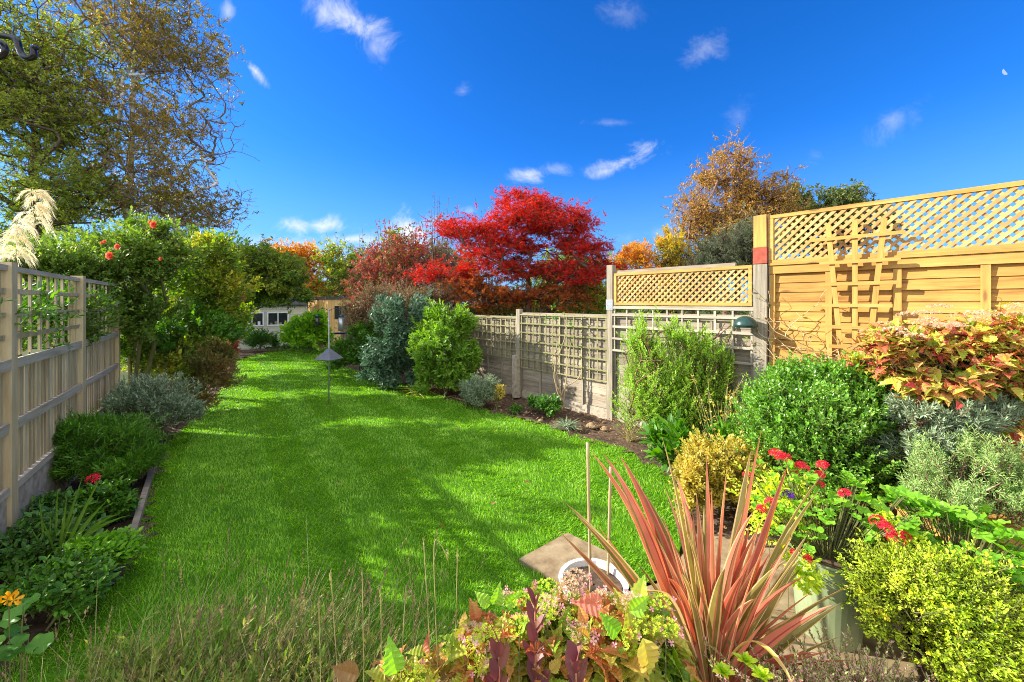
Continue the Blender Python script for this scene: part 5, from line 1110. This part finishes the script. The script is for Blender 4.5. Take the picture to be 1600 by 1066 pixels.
D = 8
shrub('privet_bush', 'tall green and golden yellow leaved bush beyond the climbing rose', 'bush', sb(322, D), [B(315, 440, D, 52, 62, .7), B(340, 400, D, 32, 32, .5), B(325, 510, D, 52, 55, .65), B(280, 470, D, 44, 70, .5), B(352, 470, D, 24, 60, .4)], 1900, .2, 9, OV, .06, M['l_yelgrn'], M['stem'], nclump=90, inner=.4)
shrub('dark_bush', 'deep green inner bush in the shade under the golden leaved one', 'bush', sb(295, 7.4), [B(300, 525, 7.4, 58, 40, .5), B(250, 540, 7.0, 40, 34, .4)], 800, .18, 9, OV, .06, M['l_green'], M['stem'], nclump=40, inner=.4)
shrub('bronze_shrub', 'loose bronze green shrub spilling toward the lawn edge', 'bush', sb(318, 6.9), [B(320, 590, 6.9, 44, 36, .4), B(345, 560, 7.2, 22, 34, .3), B(300, 625, 6.6, 30, 20, .3)], 800, .15, 9, DIAN, .055, M['l_nand'], M['twig'], nclump=44, inner=.3, wscale=1.5)
shrub('red_leaved_shrub', 'narrow shrub with red tinted leaves at the far end of the left hedge', 'bush', sb(360, 10), [B(362, 500, 10, 12, 60, .4), B(355, 560, 9.3, 16, 30, .4)], 420, .16, 8, OV, .06, M['l_pink'], M['twig'], nclump=26)
shrub('tall_hedge', 'tall green hedge bushes behind the end of the slatted fence', 'hedge', sb(240, 11), [B(200, 400, 11, 70, 50, .8), B(300, 410, 11, 70, 55, .8), B(120, 410, 10.5, 60, 50, .8), B(350, 460, 12, 40, 70, .8)], 1500, .25, 8, OV, .085, M['l_mid'], M['stem'], nclump=70, inner=.3)
ribbon_plant('dry_leaf_bundle', 'hanging bundle of dry golden leaves in front of the hedge', 'dead plant', W(212, 600, 6.1)*[1, 1, 0], 44, (.5, 1.0), .035, M['l_goldbrown'], (.2, .7), .18)
# pampas plumes
for px, py, D, sc_, lab in ((22, 375, 4.3, 1.0, 'nearer cream pampas plume at the left edge above the fence'), (52, 325, 4.7, 1., 'taller cream pampas plume leaning right above the fence')):
    b = sb(px-10, D); c = W(px, py, D); o = thing('pampas_plume', lab, 'pampas grass', b, 0, 'pampas plumes'); g = Geo(); top = c+[.04, 0, .22]
    g.tube(smooth([b, b*.5+c*.5, top], 5), np.linspace(.007, .003, 11), 6); g.build('stalk', M['stem'], o, b, True)
    g = Geo()
    for q in range(34):   # drooping locks
        f = R.random(); og = c+[0, 0, -.22]+(top-c+[0, 0, .22])*f; az = R.normal(-.1, 1.1); hd = np.array([math.cos(az), math.sin(az), 0]); ln = R.uniform(.1, .2)*(1.15-.5*f)
        m = 46; t_ = R.random(m); P_ = og+hd*(ln*t_)[:, None]*.9+np.array([0, 0, 1.])*(ln*(1.1*t_-1.5*t_**2))[:, None]+R.normal(0, .005, (m, 3))
        tg_ = hd*.8+np.array([0, 0, 1.])*(1.1-3.*t_)[:, None]; g.ribbons(P_, tg_+R.normal(0, .3, (m, 3)), R.uniform(.035, .08, m), .0035, R.uniform(.3, .9, m), 3, (-1, 1))
    g.build('plume', M['f_plume'], o, b)
# fallen leaves on the lawn
P_ = scatter(lawn, 60); P_ = P_[(P_[:, 1] > 2.8)][:34]
extra = [GP(*p)[:2] for p in ((588, 672), (648, 652), (740, 660), (632, 738), (551, 624), (408, 640), (768, 795), (690, 829), (470, 574), (429, 575))]
g = Geo(); g.stamp(OV, [[0, 0, 0]], [[1, 0, 0.1]], [[.1, .1, 1]], .055, .06, .06); proto = g.build('fallen_leaf', M['l_litter'], None, (0, 0, 0))
g2 = Geo(); g2.stamp(PALM, [[0, 0, 0]], [[1, 0, 0.15]], [[.1, -.2, 1]], .07); proto2 = g2.build('fallen_leaf', M['l_maplelow'], None, (0, 0, 0))
for i, p in enumerate(extra+list(P_)):
    src = (proto, proto2)[i % 2]; o = src if i < 2 else src.copy()
    if i >= 2: C.objects.link(o)
    o.location = (p[0], p[1], .038); o.rotation_euler = (R.normal(0, .3), R.normal(0, .3), R.uniform(0, 6.28))
    tag(o, 'small brown fallen leaf lying on the lawn' if i % 2 == 0 else 'small red fallen maple leaf lying on the lawn', 'fallen leaf', 'fallen leaves on the lawn')
print('objects', len(bpy.data.objects), 'faces', sum(len(m.polygons) for m in bpy.data.meshes))
